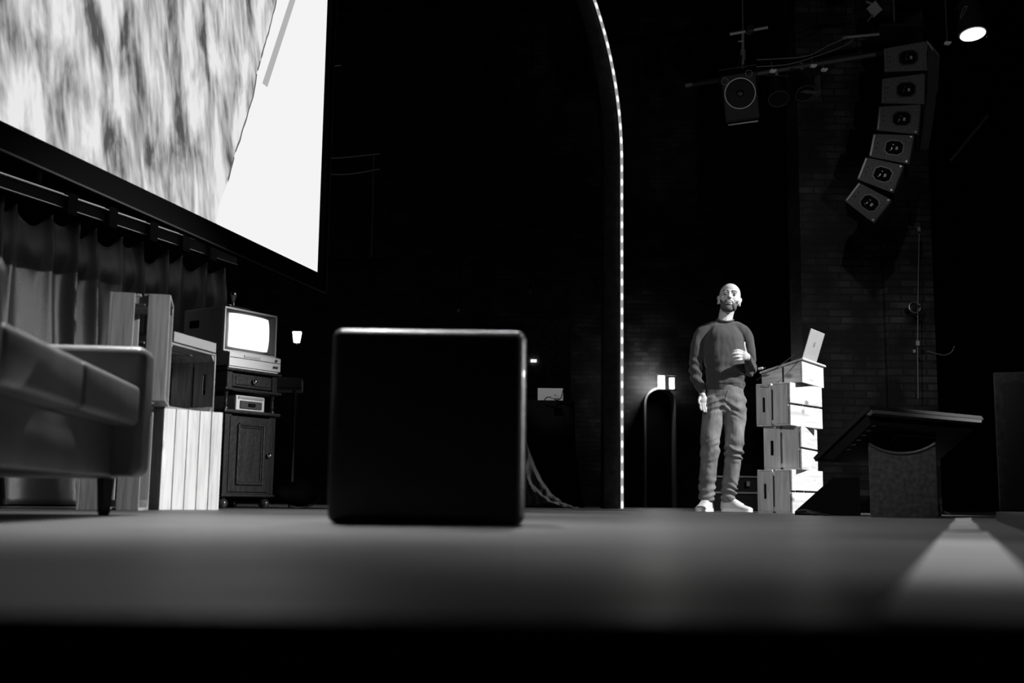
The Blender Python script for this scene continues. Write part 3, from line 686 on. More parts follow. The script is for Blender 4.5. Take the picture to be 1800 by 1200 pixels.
# beard, brows: shells lifted from the face surface
def shell(name, mask, lift, mt):
    bm = bmesh.new(); bm.from_mesh(man.data)
    for v in bm.verts: v.co += v.normal*(lift if mask(HR.transposed()@(v.co-HC)/HS) else -.003)
    dl = [f for f in bm.faces if not all(mask(HR.transposed()@(v.co-HC)/HS) or True for v in f.verts)]
    kill = [f for f in bm.faces if not any(mask(HR.transposed()@(v.co-HC)/HS) for v in f.verts)]
    bmesh.ops.delete(bm, geom=kill, context='FACES')
    me = bpy.data.meshes.new(name); bm.to_mesh(me); bm.free(); me.materials.clear(); me.materials.append(mt)
    for p_ in me.polygons: p_.use_smooth = True
    o = bpy.data.objects.new(name, me); COL.objects.link(o); o.parent = man; return o
def beard_m(q):
    x, y, z = q; ax = abs(x)
    if z < -.12 or z > -.012 or y > -.012: return False
    if z < -.068: return y < -.01 + (z+.068)*.4 if z > -.1 else y < -.035
    if -.07 < z < -.04 and (ax/.023)**2+((z+.055)/.0105)**2 < 1: return False
    if z < -.031-.25*ax and ax < .034: return True
    return z < -.048+ (ax-.034)*.9 and ax > .02 and y < .0
hairm = mat('short_beard', .09, .8, .2, var=.3, vscale=160)
shell('beard', beard_m, .0012, hairm)
shell('lips', lambda q: (abs(q.x)/.022)**2+((q.z+.0545)/.0085)**2 < 1 and q.y < -.06, .0006, mat('lip_skin', .26,.5))
MB().box((0,0,0),(.038,.006,.0024)).build('mouth_line', mat('mouth_dark', .03,.6), man).matrix_local = Matrix.Translation(H(0,-.0915,-.0535)) @ HR.to_4x4()
shell('eyebrows', lambda q: .009 < abs(q.x) < .048 and abs(q.z-(.034+.12*min(abs(q.x),.034)-.25*max(0,abs(q.x)-.034))) < .006 and q.y < -.05, .0012, mat('brow_hair', .025,.8,.2))
for s in (-1,1):
    o = MB().ell((0,0,0),.0128,14).build('eye', mat('eye_shaded', .12,.2), man, True); o.location = H(s*.031,-.0665,.0095)  # whites darkened in colour to carry the shade of the sockets
    MB().ell((-.0025,-.0098,.004),(.0072,.0045,.0072),12).build('iris', mat('iris_dark', .01,.1), o, True)
# sweater
sw = MB()
sw.ell((.047,.031,1.490),(.070,.068,.036),24); sw.ell((.045,.031,1.475),(.095,.072,.034),24); chain(sw, [(.045,.035,1.44,.085,.07),(.04,.03,1.42,.10,.08)])
chain(sw, [(.03,.02,1.42,.125,.085),(.03,.015,1.35,.158,.112),(.033,.015,1.26,.164,.118),(.037,.012,1.14,.156,.113),(.04,.012,1.04,.157,.112),(.036,.012,.985,.156,.112)], .12, 28)
chain(sw, [(.02,.035,1.468,.052),(-.075,.03,1.452,.050),(-.140,.03,1.415,.054),(-.172,.032,1.33,.056),(-.190,.035,1.17,.052),(-.188,.005,1.05,.047),(-.164,-.028,.965,.038),(-.158,-.032,.94,.035)], .2, 18)
chain(sw, [(.06,.035,1.468,.052),(.145,.03,1.452,.050),(.205,.03,1.412,.054),(.230,.038,1.30,.055),(.240,.05,1.17,.051),(.235,-.01,1.135,.048),(.215,-.09,1.150,.041),(.190,-.172,1.180,.033),(.180,-.192,1.188,.032)], .2, 18)
chain(sw, [(.240,.02,1.12,.036),(.228,-.04,1.098,.030)])
def swf(c):
    f = .010*noise.noise((c.x*10, c.y*9, c.z*6)) + .0036*noise.noise((c.x*30,c.y*30,c.z*14))
    tor = abs(c.x-.035) < .15
    if tor and c.z < 1.22: f += .013*math.sin((c.z+ (c.x-.03)**2*1.5+.02*noise.noise((c.x*8,0,c.z*4)))*70)*max(0,1-abs(c.z-1.08)/.14)*(.5+.8*noise.noise((c.x*6,2,c.z*9)))
    if not tor: f += .0075*math.sin((c.z+c.x*.6)*85+5*noise.noise((c.x*9,c.y*9,c.z*5)))*max(0,1-abs(c.z-1.08)/.2)
    if tor and c.z < 1.0: f -= .006
    return f
knit = mat('dark_knit', .042, .85, .25, var=.12, vscale=120, sheen=.25)
swo = baked(sw, 'sweater', knit, man, .0065, 7, swf, clampz=lambda c: .955+.003*math.sin(c.x*30) if abs(c.x-.035) < .166 and c.z < .955 else c.z)
mbn = MB(); pts = []
for i in range(25):
    a_ = i*2*math.pi/24; pts.append(Vector((.048+.064*math.cos(a_), .028+.064*math.sin(a_), 1.514+.012*math.sin(a_)+.012*math.cos(a_)**2)))
mbn.tube(pts,.0070,8); mbn.build('collar', knit, swo, True)
# trousers
jn = MB()
chain(jn, [(.036,.012,.96,.142,.105),(.033,.015,.90,.158,.115),(.03,.02,.84,.155,.112)], .15, 26)
RL = [(-.055,.01,.86,.090,.100),(-.070,.0,.72,.085,.092),(-.088,-.01,.58,.076,.082),(-.095,-.012,.47,.071,.074),(-.105,.01,.33,.067,.072),(-.112,.028,.20,.062,.066),(-.114,.03,.115,.060,.064)]
LL = [(.118,.01,.86,.088,.100),(.108,.0,.72,.088,.094),(.100,-.015,.58,.078,.084),(.092,-.02,.47,.071,.076),(.078,.005,.33,.067,.072),(.062,.025,.20,.062,.066),(.055,.03,.115,.060,.064)]
chain(jn, RL, .18, 20); chain(jn, LL, .18, 20)
def jnf(c):
    f = .010*noise.noise((c.x*11,c.y*10,c.z*5)) + .002*noise.noise((c.x*35,c.y*35,c.z*25))
    kx = -.095 if c.x < .0 else .09; s = 1 if c.x > 0 else -1
    w_ = math.exp(-((c.z-.47)/.07)**2)+1.1*math.exp(-((c.z-.16)/.07)**2)+.7*math.exp(-((c.z-.83)/.08)**2)
    f += .012*w_*math.sin((c.z+s*.35*(c.x-kx))*105+7*noise.noise((c.x*7,c.y*6,c.z*6)))*(.55+noise.noise((c.x*10,c.y*4,c.z*10)))
    f += .006*math.sin(c.x*45+c.z*16*s+3*noise.noise((0,c.y*5,c.z*5)))*math.exp(-((c.z-.65)/.14)**2)
    return f
denim = mat('faded_denim', .145, .85, .2, var=.35, vscale=9)
jo = baked(jn, 'jeans', denim, man, .006, 2, jnf, clampz=lambda c: max(c.z,.080))
mbf = MB(); mbf.tube([Vector((.052,-.108,.955)),Vector((.05,-.116,.90)),Vector((.045,-.112,.84))],.0022,6); mbf.build('fly_seam', denim, jo)
# shoes
def shoe(x, y, rz, lab=None):
    shp = bpy.data.objects.new('shoe', None); COL.objects.link(shp); shp.parent = man; shp.location = (x,y,0); shp.rotation_euler = (0,0,R(rz))
    up = MB(); L_ = .29     # toe towards -y
    prof = [(-.195,.028,.030),(-.175,.040,.040),(-.14,.047,.048),(-.10,.048,.062),(-.06,.043,.085),(-.02,.040,.105),(.02,.039,.112),(.06,.037,.105),(.085,.030,.098)]
    rows = []
    for (yy, hw_, ht) in prof:
        row = []
        for k in range(13):
            a_ = math.pi*k/12; cx_ = -math.cos(a_); sz_ = math.sin(a_)
            row.append(up.bm.verts.new((hw_*math.copysign(abs(cx_)**.7,cx_), yy, .02+(ht-.02)*sz_**.75)))
        rows.append(row)
    for i in range(len(rows)-1):
        for k in range(12): up.bm.faces.new((rows[i][k],rows[i][k+1],rows[i+1][k+1],rows[i+1][k]))
    up.bm.faces.new(rows[0]); up.bm.faces.new(rows[-1][::-1])
    for i in range(len(rows)-1): up.bm.faces.new((rows[i][0],rows[i+1][0],rows[i+1][12],rows[i][12]))
    bmesh.ops.subdivide_edges(up.bm, edges=up.bm.edges, cuts=1, smooth=.4)
    shu = up.build('upper', mat('white_canvas', .5,.6,var=.08), shp, True)
    so2 = MB(); pl_ = []
    for k in range(28):
        a_ = 2*math.pi*k/28; pl_.append((.052*math.copysign(abs(math.cos(a_))**.75,math.cos(a_)), -.055+.150*math.sin(a_)))
    so2.prism(pl_, 0,.026,'z'); so2.build('sole', WHITE, shp, True)
    for k in range(5):
        yy = -.115+k*.022; zt2 = .060+k*.0105
        MB().tube([Vector((-.028,yy,zt2-.006)),Vector((0,yy+.005,zt2+.006)),Vector((.028,yy+.012,zt2-.002))],.0033,6).build('lace', WHITE, shp)
shoe(-.118,.025,-28); shoe(.075,.03,38)

# ================================================================ RIGHT: monitor on the floor, boxes
Am = at(1525,712,6.6); dAB = Vector((.81,.585,0)).normalized(); pr = Vector((-dAB.y,dAB.x,0)); tau = R(36)
dn = (pr*math.cos(tau)+Vector((0,0,-math.sin(tau)))).normalized(); nrm = dAB.cross(dn).normalized()
mt_ = thing('floor_monitor', 'large black flat monitor tilted on the floor towards the man, seen from behind', 'monitor', (Am.x,Am.y,0))
Lm, Hm = 1.16, .50
def mp(u, v, w_): return Am-Vector((Am.x,Am.y,0)) + dAB*u + dn*v - nrm*w_*(1 if nrm.z > 0 else -1)
def slab(name, mtl, u0,u1,v0,v1,w0,w1, ins=0, par=mt_):
    mb = MB(); bm = mb.bm
    T = [bm.verts.new(mp(u,v,w0)) for u,v in ((u0,v0),(u1,v0),(u1,v1),(u0,v1))]
    B = [bm.verts.new(mp(u,v,w1)) for u,v in ((u0+ins,v0+ins),(u1-ins,v0+ins),(u1-ins,v1-ins),(u0+ins,v1-ins))]
    bm.faces.new(T); bm.faces.new(B[::-1])
    for k in range(4): bm.faces.new((T[k],B[k],B[(k+1)%4],T[(k+1)%4]))
    return mb.build(name, mtl, par)
slab('bezel', mat('monitor_plastic', .008,.45,.3), 0,Lm,0,Hm,0,.028)
slab('screen_panel', mat('monitor_glass', .01,.1,.6), .02,Lm-.02,.02,Hm-.02,-.002,0)
slab('back_shell', mat('monitor_back', .012,.45,.5), .03,Lm-.03,.05,Hm-.03,.029,.066, .04)
slab('edge_trim', mat('lit_bevel_grey', .12,.45,.5), .015,Lm-.015,.003,.05,.0285,.045, .012)  # bevel of the black monitor, painted grey as if lit
slab('bracket_plate', BLACK, .38,.78,.15,.38,.066,.085)
mid_ = mp(.58,.27,.10)
MB().prism([(-.16,.0),(.16,.0),(.12,mid_.z-.10),(-.12,mid_.z-.10)], mid_.y-.12, mid_.y+.12).build('stand', BLACK, mt_, loc=(mid_.x,0,0))
for k in range(6):
    q_ = mp(.10+.0*k,.10+.045*k,.068); MB().box(tuple(q_),(.03,.012,.006)).build('vent_slot', mat('vent_grey', .03,.5), mt_)
# fabric box in front
YB = 5.95; bl = at(1531,909,YB); br = at(1642,909,YB); bt = at(1640,783,YB).z
bw_ = br.x-bl.x
fb = thing('speaker_box', 'charcoal carpeted box with a sagging top edge below the tilted monitor', 'box', corner(bl.x,YB,-17,-bw_/2,0), -17)
carpet = mat('charcoal_carpet', .055, .95, .1, var=.4, vscale=40, bump=.4, bscale=260)
mb = MB(); n_ = 16
poly = [(-bw_/2,0),(bw_/2,0)]+[(bw_/2-bw_*i/n_, bt-.052*(1-abs(2*i/n_-1)**2.2)) for i in range(n_+1)]
mb.prism(poly,0,.36); mb.build('case', carpet, fb)
MB().tube([Vector((bw_/2-bw_*i/n_,-.004,bt+.004-.05*(1-abs(2*i/n_-1)**2.2))) for i in range(n_+1)],.0075).build('edge_piping', mat('piping_grey', .02,.6), fb, True)
# wedge speaker left of the box
ww = thing('wedge_speaker', 'black wedge-shaped floor speaker under the left edge of the tilted monitor', 'speaker', (1.86,6.80,0), -14)
MB().prism([(-.17,0),(.2,0),(.2,.22),(.05,.22),(-.17,.02)], -.1,.22).build('case', BLACK, ww)
MB().box((-.055,.06,.118),(.01,.26,.2),Matrix.Rotation(R(47.7),3,'Y')).build('grille', BLACK, ww)
cab(smooth_pts([Vector((1.72,6.45,.004)),Vector((1.60,6.40,.02)),Vector((1.62,6.3,.03)),Vector((1.74,6.32,.004)),Vector((1.68,6.5,.02)),Vector((1.8,6.5,.004))]),.004,'speaker_cable','thin looped cable on the floor at the foot of the wedge speaker')
cab(smooth_pts([at(1645,904,6.3),at(1660,900,6.4),at(1672,903,6.2),at(1690,901,6.3)]),.004,'speaker_cable','cable trailing on the floor right of the carpeted box')
# tall cabinet at right edge
YT = 5.6; tl = at(1746,655,YT)
tc_ = thing('loudspeaker', 'tall dark loudspeaker cabinet cut by the right edge of the photo', 'speaker', corner(tl.x,tl.y,-23,-.25,-.21), -23)
MB().box((0,0,tl.z/2+.02),(.5,.42,tl.z-.04),bev=.006).build('case', mat('dark_cabinet_paint', .035,.8,.3,var=.5,vscale=30,bump=.3), tc_)
MB().box((0,-.213,tl.z/2),(.42,.006,tl.z-.1)).build('grille', mat('dark_grille', .03,.7,.3,bump=.6,bscale=300), tc_)
for sx in (-.2,.2): MB().cyl((sx,-.12,0),(sx,-.12,.02),.02).cyl((sx,.15,0),(sx,.15,.02),.02).build('foot', BLACK, tc_)
# strip of pale tape and raised kerb
td = Vector((.394,1,0)).normalized(); tn = Vector((td.y,-td.x,0))
def strip_mesh(y0, y1, o0, o1, z0, z1, n=1, jit=0):
    mb = MB(); bm = mb.bm; rows = []
    for i in range(n+1):
        Y = y0+(y1-y0)*i/n; c_ = Vector((.394*Y+.004,Y,0)); j = jit*random.uniform(-1,1)
        rows.append([bm.verts.new(c_+tn*(o0+j)+Vector((0,0,z0))), bm.verts.new(c_+tn*(o1-j)+Vector((0,0,z0))), bm.verts.new(c_+tn*(o1-j)+Vector((0,0,z1))), bm.verts.new(c_+tn*(o0+j)+Vector((0,0,z1)))])
    for i in range(n):
        for k in range(4): bm.faces.new((rows[i][k],rows[i][(k+1)%4],rows[i+1][(k+1)%4],rows[i+1][k]))
    bm.faces.new(rows[0]); bm.faces.new(rows[-1][::-1]); return mb
tag(strip_mesh(.56,2.55,-.045,.045,.0005,.002).build('floor_tape', mat('pale_tape', .75,.6,.3,var=.1), None), 'wide pale tape strip running from the stage edge into the distance', 'tape')
tag(strip_mesh(2.6,6.0,-.035,.03,.0005,.004,24,.008).build('floor_tape', mat('worn_tape', .5,.6,.3,var=.5,vscale=14), None), 'far ragged piece of pale tape near the carpeted box', 'tape')
tag(strip_mesh(1.5,5.0,.13,.6,0,.04).build('floor_kerb', mat('kerb_black', .02,.6,.3), None), 'low black raised board lying right of the pale tape', 'board')

# ================================================================ BEHIND: table, laptop, cloth, case
YL = 12.6
tp = at(927,703,YL); tq = at(1010,703,YL); ht_ = tp.z
dj = thing('draped_table', 'tall table under black cloth with the far silver laptop on it', 'table', ((tp.x+tq.x)/2-.35, YL+.3, 0))
wl = tq.x-tp.x+.7
MB().box((0,0,ht_-.02),(wl,.6,.03)).build('tabletop', BLACK, dj)
def clf(u, v):
    a_ = u*2*math.pi; n_ = 4; ca, sa_ = math.cos(a_), math.sin(a_)
    px_ = math.copysign(abs(ca)**.35,ca)*wl/2; py_ = math.copysign(abs(sa_)**.35,sa_)*.3
    fl_ = 1.02+.16*v**3+.03*math.sin(a_*22)*v
    return Vector((px_*fl_,py_*fl_,(ht_-.004)*(1-v)+.005))
MB().grid(clf,200,14).build('table_cloth', mat('table_cloth_black', .01,.9,.1), dj, True)
pl_ = at(968,700,YL)
l2 = thing('laptop', 'far silver laptop lid shining dimly on the draped table', 'laptop', (pl_.x, YL+.1, ht_+.002), 0)
zl = at(968,681,YL).z-ht_
MB().box((0,-.005,zl/2),(.285,.006,zl),bev=.002).build('lid', mat('far_aluminium', .9,.5,.5,.0), l2)
MB().box((0,.11,.008),(.285,.2,.014)).build('base', alu, l2)
kc2 = cab(smooth_pts([at(957,703,YL-.05),at(962,698,YL-.1),at(972,699,YL-.1),at(978,703,YL-.05),at(986,699,YL-.05),at(990,684,YL)]),.006,'audio_cable','cable looping in front of the far laptop on the draped table')
bx = thing('effects_box', 'tiny pale box beside the far laptop on the draped table', 'box', (at(975,700,YL).x, YL-.15, ht_+.002)); MB().box((0,0,.02),(.09,.06,.035),bev=.004).build('case', WHITE, bx); MB().cyl((0,0,.0375),(0,0,.048),.012).build('dial', DARKPLASTIC, bx)
YP = 14.5; pa = at(922,700,YP); pb = at(1004,560,YP)
pn = thing('backdrop_panel', 'dim grey painted panel standing behind the far laptop', 'panel', ((pa.x+pb.x)/2,YP,0))
MB().box((0,0,pb.z/2),(pb.x-pa.x,.04,pb.z)).build('board', mat('panel_paint', .12,.7,.3,var=.6,vscale=30,bump=.3), pn)
MB().box((-.3,.3,.03),(.06,.6,.06)).box((.3,.3,.03),(.06,.6,.06)).build('foot', BLACK, pn)
pe = at(938,634,YP-.029); MB().box((0,0,0),(.075,.02,.035)).build('sign_box', mat('sign_glow', .8,emit=1.2), None).location = pe
tag(bpy.data.objects['sign_box'], 'tiny glowing white plate on the dim panel above the far laptop', 'sign')
# cloth heap
def heap(u, v):
    x = u*.52; z = (.62*(1-u)**2.6+.05*(1-u**3))*(1-v) ; y = .12*math.sin(v*3.1)+.05*noise.noise((u*9,v*6,1))-v*.12
    return Vector((x-.01+.02*math.sin(v*9), -y, max(.004, z+.02*noise.noise((u*12,v*8,4))*(1-u))))
hp_ = MB().grid(heap,50,26).build('cloth_heap', mat('grey_drape', .05,.85,.2,var=.3,bump=.3,bscale=40), None, True); p = at(925,893,11.6); hp_.location = (p.x,11.5,0)
hp_.modifiers.new('t','SOLIDIFY').thickness = .01
tag(hp_, 'grey cloth trailing down onto the floor right of the ottoman', 'cloth')
# low equipment case behind the legs
YE = 10.4; e0 = at(1240,865,YE); e1 = at(1335,838,YE)
ec = thing('equipment_case', 'black low flight case with two metal rails behind the man legs', 'case', ((e0.x+e1.x)/2,YE+.2,0))
we = e1.x-e0.x
MB().box((0,0,e1.z/2),(we,.38,e1.z)).build('case', BLACK, ec)
for z_ in (e0.z,e1.z): MB().box((0,-.195,z_),(we,.01,.016)).build('rail', STEEL, ec)
pz = at(1315,850,YE); MB().box((pz.x-(e0.x+e1.x)/2,-.2,pz.z),(.03,.02,.045)).build('latch', STEEL, ec)
# bag by the cabinet
def bagf(c): return .02*noise.noise((c.x*8,c.y*8,c.z*8))
mb = MB(); mb.ell((0,0,.06),(.14,.12,.06),20); mb.ell((.03,0,.09),(.09,.08,.07),16); mb.ell((-.07,.01,.07),(.07,.07,.06),16)
bg = baked(mb,'cloth_bag', mat('bag_cloth', .03,.9,.1), None, .012, 3, bagf); p = at(518,890,7.2); bg.location = (p.x,7.2,.012)
tag(bg, 'dark slumped cloth bag on the floor right of the cabinet', 'bag')
cab(smooth_pts([at(492,893,6.9),at(520,892,6.9),at(545,889,7.0),at(556,880,7.2),at(566,868,7.4)]),.004,'floor_cable','thin pale-edged cable curving along the floor between cabinet and ottoman')
# balcony rail
YR = 11.0
rl = thing('balcony_rail', 'dim metal guard rail and post right of the projection screen', 'railing')
DIM2 = mat('rail_steel', .2,.4,.5,.6)
for pts in ([at(555,278,YR),at(600,277,YR),at(668,270,YR)],[at(555,305,YR),at(610,306,YR),at(668,297,YR)]): MB().tube(smooth_pts(pts,6),.008).build('rail', DIM2, rl, True)
MB().tube([at(657,270,YR),at(655,380,YR),at(652,460,YR)],.007).build('post', DIM2, rl)
MB().box(tuple(at(590,462,YR+.1)),(1.0,.3,.05)).build('deck', BLACK, rl)
MB().tube([at(568,117,YR),at(600,115,YR)],.008).build('cross_bar', DIM2, rl)
for x_ in (560,): MB().tube([at(x_,270,YR+.1),Vector((at(x_,270,YR).x,YR+.1,8))],.01).build('hanger', BLACK, rl)

# ================================================================ OVERHEAD RIG, RIGHT
rigm = mat('rig_steel', .5,.35,.5,.8)
# small round speaker
YQ = 10.0; c0 = at(1301,164,YQ)
rs_ = thing('hanging_speaker', 'small hanging loudspeaker with a bright thin ring round its cone', 'speaker', tuple(c0), -11)
tilt = Matrix.Rotation(R(17),3,'X') @ Matrix.Rotation(R(-5),3,'Y')
def T_(x,y,z): return tilt@Vector((x,y,z))
MB().box(tuple(T_(.0,.135,-.03)),(.31,.26,.42),tilt,bev=.01).build('case', mat('hang_case', .010,.6,.3), rs_)
MB().ring(T_(0,0,0),tilt@Vector((0,-1,0)),.137,.0032,48).build('cone_ring', mat('ring_glint', .9,.4), rs_, True)  # white colour stands in for the specular glint of the ring
MB().ell(T_(0,.01,0),(.130,.02,.130),32,tilt).build('cone', mat('cone_black', .0015,.8,.5), rs_, True)
MB().ell(T_(0,-.012,0),(.035,.02,.035),20,tilt).build('dust_cap', mat('cap', .005,.4), rs_, True)
for x_, z_ in ((-.125,.125),(.095,.165)): MB().ring(T_(x_,-.002,z_),tilt@Vector((0,-1,0)),.03,.003,24).build('tweeter_ring', mat('tweeter_rim', .15,.4), rs_, True)
MB().box(tuple(T_(0,.0,-.27)),(.27,.03,.012),tilt).build('lower_lip', DIMMETAL, rs_)
MB().cyl(T_(0,.1,.23),Matrix.Rotation(R(11),3,'Z')@(at(1306,92,YQ+.095)-c0),.010).build('drop_pole', BLACKMETAL, rs_); MB().tube([T_(-.17,.1,.1),T_(-.17,.1,.24),T_(.17,.1,.24),T_(.17,.1,.1)],.008).build('yoke', BLACKMETAL, rs_)
hp2 = thing('rig_pipe', 'short bright pipe with clamp above the round hanging loudspeaker', 'pipe')
a1, a2 = at(1283,60,YQ+.05), at(1349,48,YQ+.05)
MB().cyl(a1,a2,.017).build('pipe', rigm, hp2)
MB().cyl(at(1306,55,YQ+.05),at(1306,120,YQ+.12),.014).cyl(at(1306,88,YQ+.09),at(1306,105,YQ+.1),.026).build('drop_pole', DIMMETAL, hp2)
q_ = at(1318,52,YQ); MB().box(tuple(q_),(.06,.09,.07),bev=.01).build('clamp', BLACKMETAL, hp2)
MB().cyl(at(1306,55,YQ+.05),Vector((at(1306,55,YQ).x,YQ+.05,8)),.006).build('suspension_wire', DIMMETAL, hp2)
MB().cyl(at(1297,73,YQ),at(1306,72,YQ),.006).build('tee_handle', rigm, hp2)
# long lighting bars
def bar(p, q, r_, label, m_=None):
    t_ = thing('lighting_bar', label, 'bar'); MB().cyl(p,q,r_).build('tube', m_ or mat('dull_bar', .12,.4,.5,.5), t_)
    for f in (.12,.85):
        w_ = Vector(p).lerp(Vector(q),f); MB().cyl(w_,(w_.x,w_.y,8),.005).build('suspension_wire', BLACK, t_)
    return t_
bar(at(1205,150,10.9),at(1560,92,10.9),.024,'long dim lighting bar running behind the round hanging loudspeaker')
bar(at(1480,66,10.4),at(1545,60,10.4),.016,'short pipe stub left of the top of the speaker array', rigm)
for i, (P_, lb_) in enumerate((([(1330,105),(1370,103),(1420,98),(1460,78),(1490,66)],'upper thin cable swooping from the round speaker to the array'),([(1330,117),(1385,113),(1440,97),(1480,82),(1500,70)],'lower thin cable swooping from the round speaker to the array'))):
    o = cab(smooth_pts([at(x,y,10.3) for x,y in P_]),.005,'rig_cable',lb_); o.data.materials[0] = mat('cable_grey', .12,.5)
# par lamps on the bar
for i, (x, y, lb_) in enumerate(((1366,160,'dark stage lamp with a tiny ring, right of the round loudspeaker'),(1410,150,'dark open-fronted stage lamp with lit flaps under the middle of the bar'))):
    p = at(x,y,10.9); t_ = thing('stage_lamp', lb_, 'lamp', tuple(p), 15*i)
    tl_ = Matrix.Rotation(R(60),3,'X'); a_ = tl_@Vector((0,.12,0)); b_ = tl_@Vector((0,-.12,0))
    MB().cyl(a_,b_,.07,.10,20).build('can', BLACKMETAL, t_, True)
    MB().ring(b_,b_-a_,.10,.004).build('front_ring', mat('dim_ring', .08,.4), t_, True)
    MB().tube([Vector((-.12,0,0)),Vector((-.12,0,.16)),Vector((.12,0,.16)),Vector((.12,0,0))],.007).build('yoke', BLACKMETAL, t_)
    MB().cyl((0,0,.16),(0,0,.23),.016).build('hook_clamp', rigm, t_)
    if i:
        MB().box((.0,-.14,-.12),(.16,.10,.004),Matrix.Rotation(R(8),3,'X')).box((.10,-.12,-.04),(.004,.09,.2)).build('barn_door', mat('flap', .25,.4,.5,.5), t_)
for x, y, lb_ in ((1358,125,'bright small clamp on the bar nearest the round loudspeaker'),(1429,116,'bright small clamp midway along the lighting bar'),(1448,123,'double bright clamp farthest right on the lighting bar'),(1665,76,'pale clamp right of the top of the speaker array')):
    p = at(x,y,10.87); t_ = thing('pipe_clamp', lb_, 'clamp', tuple(p), 20); MB().box((0,0,0),(.05,.04,.03),bev=.006).cyl((-.02,0,0),(.035,-.01,.012),.012).build('jaw', mat('clamp_white', .95,.35), t_); MB().cyl((0,0,.015),(0,.02,.11 if x < 1600 else 8-p.z),.006).build('bolt', DIMMETAL, t_)
p = at(1537,16,10.2); t_ = thing('stage_lamp', 'grey stage lamp with square flaps at the top, above the speaker array', 'lamp', tuple(p), 20)
MB().box((0,0,0),(.11,.01,.11),Matrix.Rotation(R(45),3,'Y')@Matrix.Rotation(R(20),3,'X')).build('barn_door', mat('flap_grey', .2,.5), t_)
MB().cyl((0,.02,.0),(.0,.25,.06),.06,.05).build('can', BLACKMETAL, t_, True); MB().cyl((0,.1,.02),(0,.1,8-p.z),.008).build('drop_pole', BLACK, t_); MB().cyl((-.02,0,-.06),(-.08,0,-.13),.008).cyl((-.09,0,.06),(-.03,0,.05),.012).build('lever', rigm, t_)
# lit spotlight
p = at(1710,60,9.0); t_ = thing('stage_lamp', 'glowing round stage spotlight at top right', 'lamp', tuple(p), 10)
tl_ = Matrix.Rotation(R(80),3,'X')
nv = (tl_@Vector((0,-1,0))); 
MB().cyl(-nv*.30,nv*.0,.085,.115,28).build('can', BLACKMETAL, t_, True)
MB().ell(nv*.004,(.100,.006,.100),28,tl_).build('lens', mat('spot_glow', .8,.3,emit=6), t_, True)
MB().tube([Vector((-.13,0,-.02)),Vector((-.13,.05,.24)),Vector((.13,.05,.24)),Vector((.13,0,-.02))],.007).build('yoke', BLACKMETAL, t_)
MB().cyl((0,.05,.24),(0,.05,8-p.z),.012).build('drop_pole', BLACK, t_)
p = at(1690,30,8.9); ca = tag(MB().tube(smooth_pts([p,p+Vector((.03,0,.05)),p+Vector((.05,0,.09)),p+Vector((.02,0,.08)),p+Vector((-.01,0,-.01)),p]),.004).build('safety_wire', DIMMETAL, None, True),'thin loop of safety wire left of the glowing spotlight','wire')
# line array: six boxes, each a thing, side panels towards us
seq = [((1591,102),0,76,56),((1587,158),-3,76,58),((1579,209),-7,74,56),((1566,259),-12,72,54),((1546,305),-22,70,54),((1524,354),-38,68,52)]
lam = mat('array_paint', .085, .75, .3, var=.35, vscale=60, bump=.5, bscale=200)
YG = 10.5; pm = FPX/YG
names = ['topmost','second from the top','third from the top','fourth from the top','fifth from the top','lowest']
def ngon(sx, sz, n=8, cx=0, cz=0):
    return [(cx+sx*math.copysign(abs(math.cos(a_))**.7,math.cos(a_)), cz+sz*math.copysign(abs(math.sin(a_))**.7,math.sin(a_))) for a_ in [math.pi/n+2*math.pi*k/n for k in range(n)]]
for i, ((x,y),an,wp,hp) in enumerate(seq):
    p = at(x,y,YG); W_ = wp/pm*.97; Hh = (hp-3)/pm*1.05
    t_ = thing('array_speaker', '%s box of the curved speaker array hanging at upper right' % names[i], 'speaker', tuple(p), 0, 'boxes of the curved speaker array')
    t_.rotation_euler = (0, R(-an), R(-19))
    hw_ = W_/2; q = Hh/2; k_ = .80
    # wedge outline: full height in front (right), lower at the back (left)
    poly = [(-hw_,-q*k_),(hw_,-q),(hw_,q),(-hw_,q*k_)]
    MB().prism(poly,.006,.55).build('case', mat('array_dark', .01,.8,.2), t_); MB().prism(poly,0,.006).build('side_panel', lam, t_)
    MB().prism(ngon(.094,.080,8,.03,0),-.006,.0).build('handle_rim', mat('rim_black', .03,.4), t_)
    MB().prism(ngon(.082,.068,8,.03,0),-.009,-.006).build('handle_recess', BLACK, t_)
    MB().box((.055,-.011,-.005),(.02,.004,.03)).build('label_plate', mat('label_white', .35,.5), t_)
    MB().box((.01,-.011,-.012),(.008,.004,.02)).box((.018,-.011,.025),(.008,.004,.008)).box((.0,-.011,-.03),(.006,.004,.006)).build('connector', DIMMETAL, t_)
    MB().box((-hw_+.014,-.006,0),(.02,.012,Hh*.74),bev=.002).build('rigging_plate', mat('rigging_steel', .16,.4,.5,.5), t_)
    for z_ in (-q+.02,q-.02): MB().cyl((hw_-.02,-.012,z_),(hw_-.02,0,z_),.009).build('pin', DIMMETAL, t_)
    for z_ in (-.02,.03): MB().cyl((-hw_+.055,-.002,z_),(-hw_+.055,0,z_),.006).build('screw', BLACK, t_)
    MB().box((hw_+.004,.275,0),(.006,.52,Hh-.01)).build('grille', mat('array_grille', .04,.7), t_)
ap = thing('rigging_truss', 'steel hanging truss over the topmost box of the speaker array', 'frame')
p = at(1591,38,YG); MB().box((p.x,p.y+.28,p.z),(.42,.4,.03)).build('frame_plate', BLACKMETAL, ap)
MB().cyl((p.x,p.y+.3,p.z),(p.x,p.y+.3,8),.01).build('chain', DIMMETAL, ap)
p = at(1630,75,YG-.05); q = at(1626,108,YG-.05); MB().cyl(p,q,.005).cyl(at(1629,72,YG-.05),at(1640,88,YG-.05),.005).build('strut', rigm, ap)
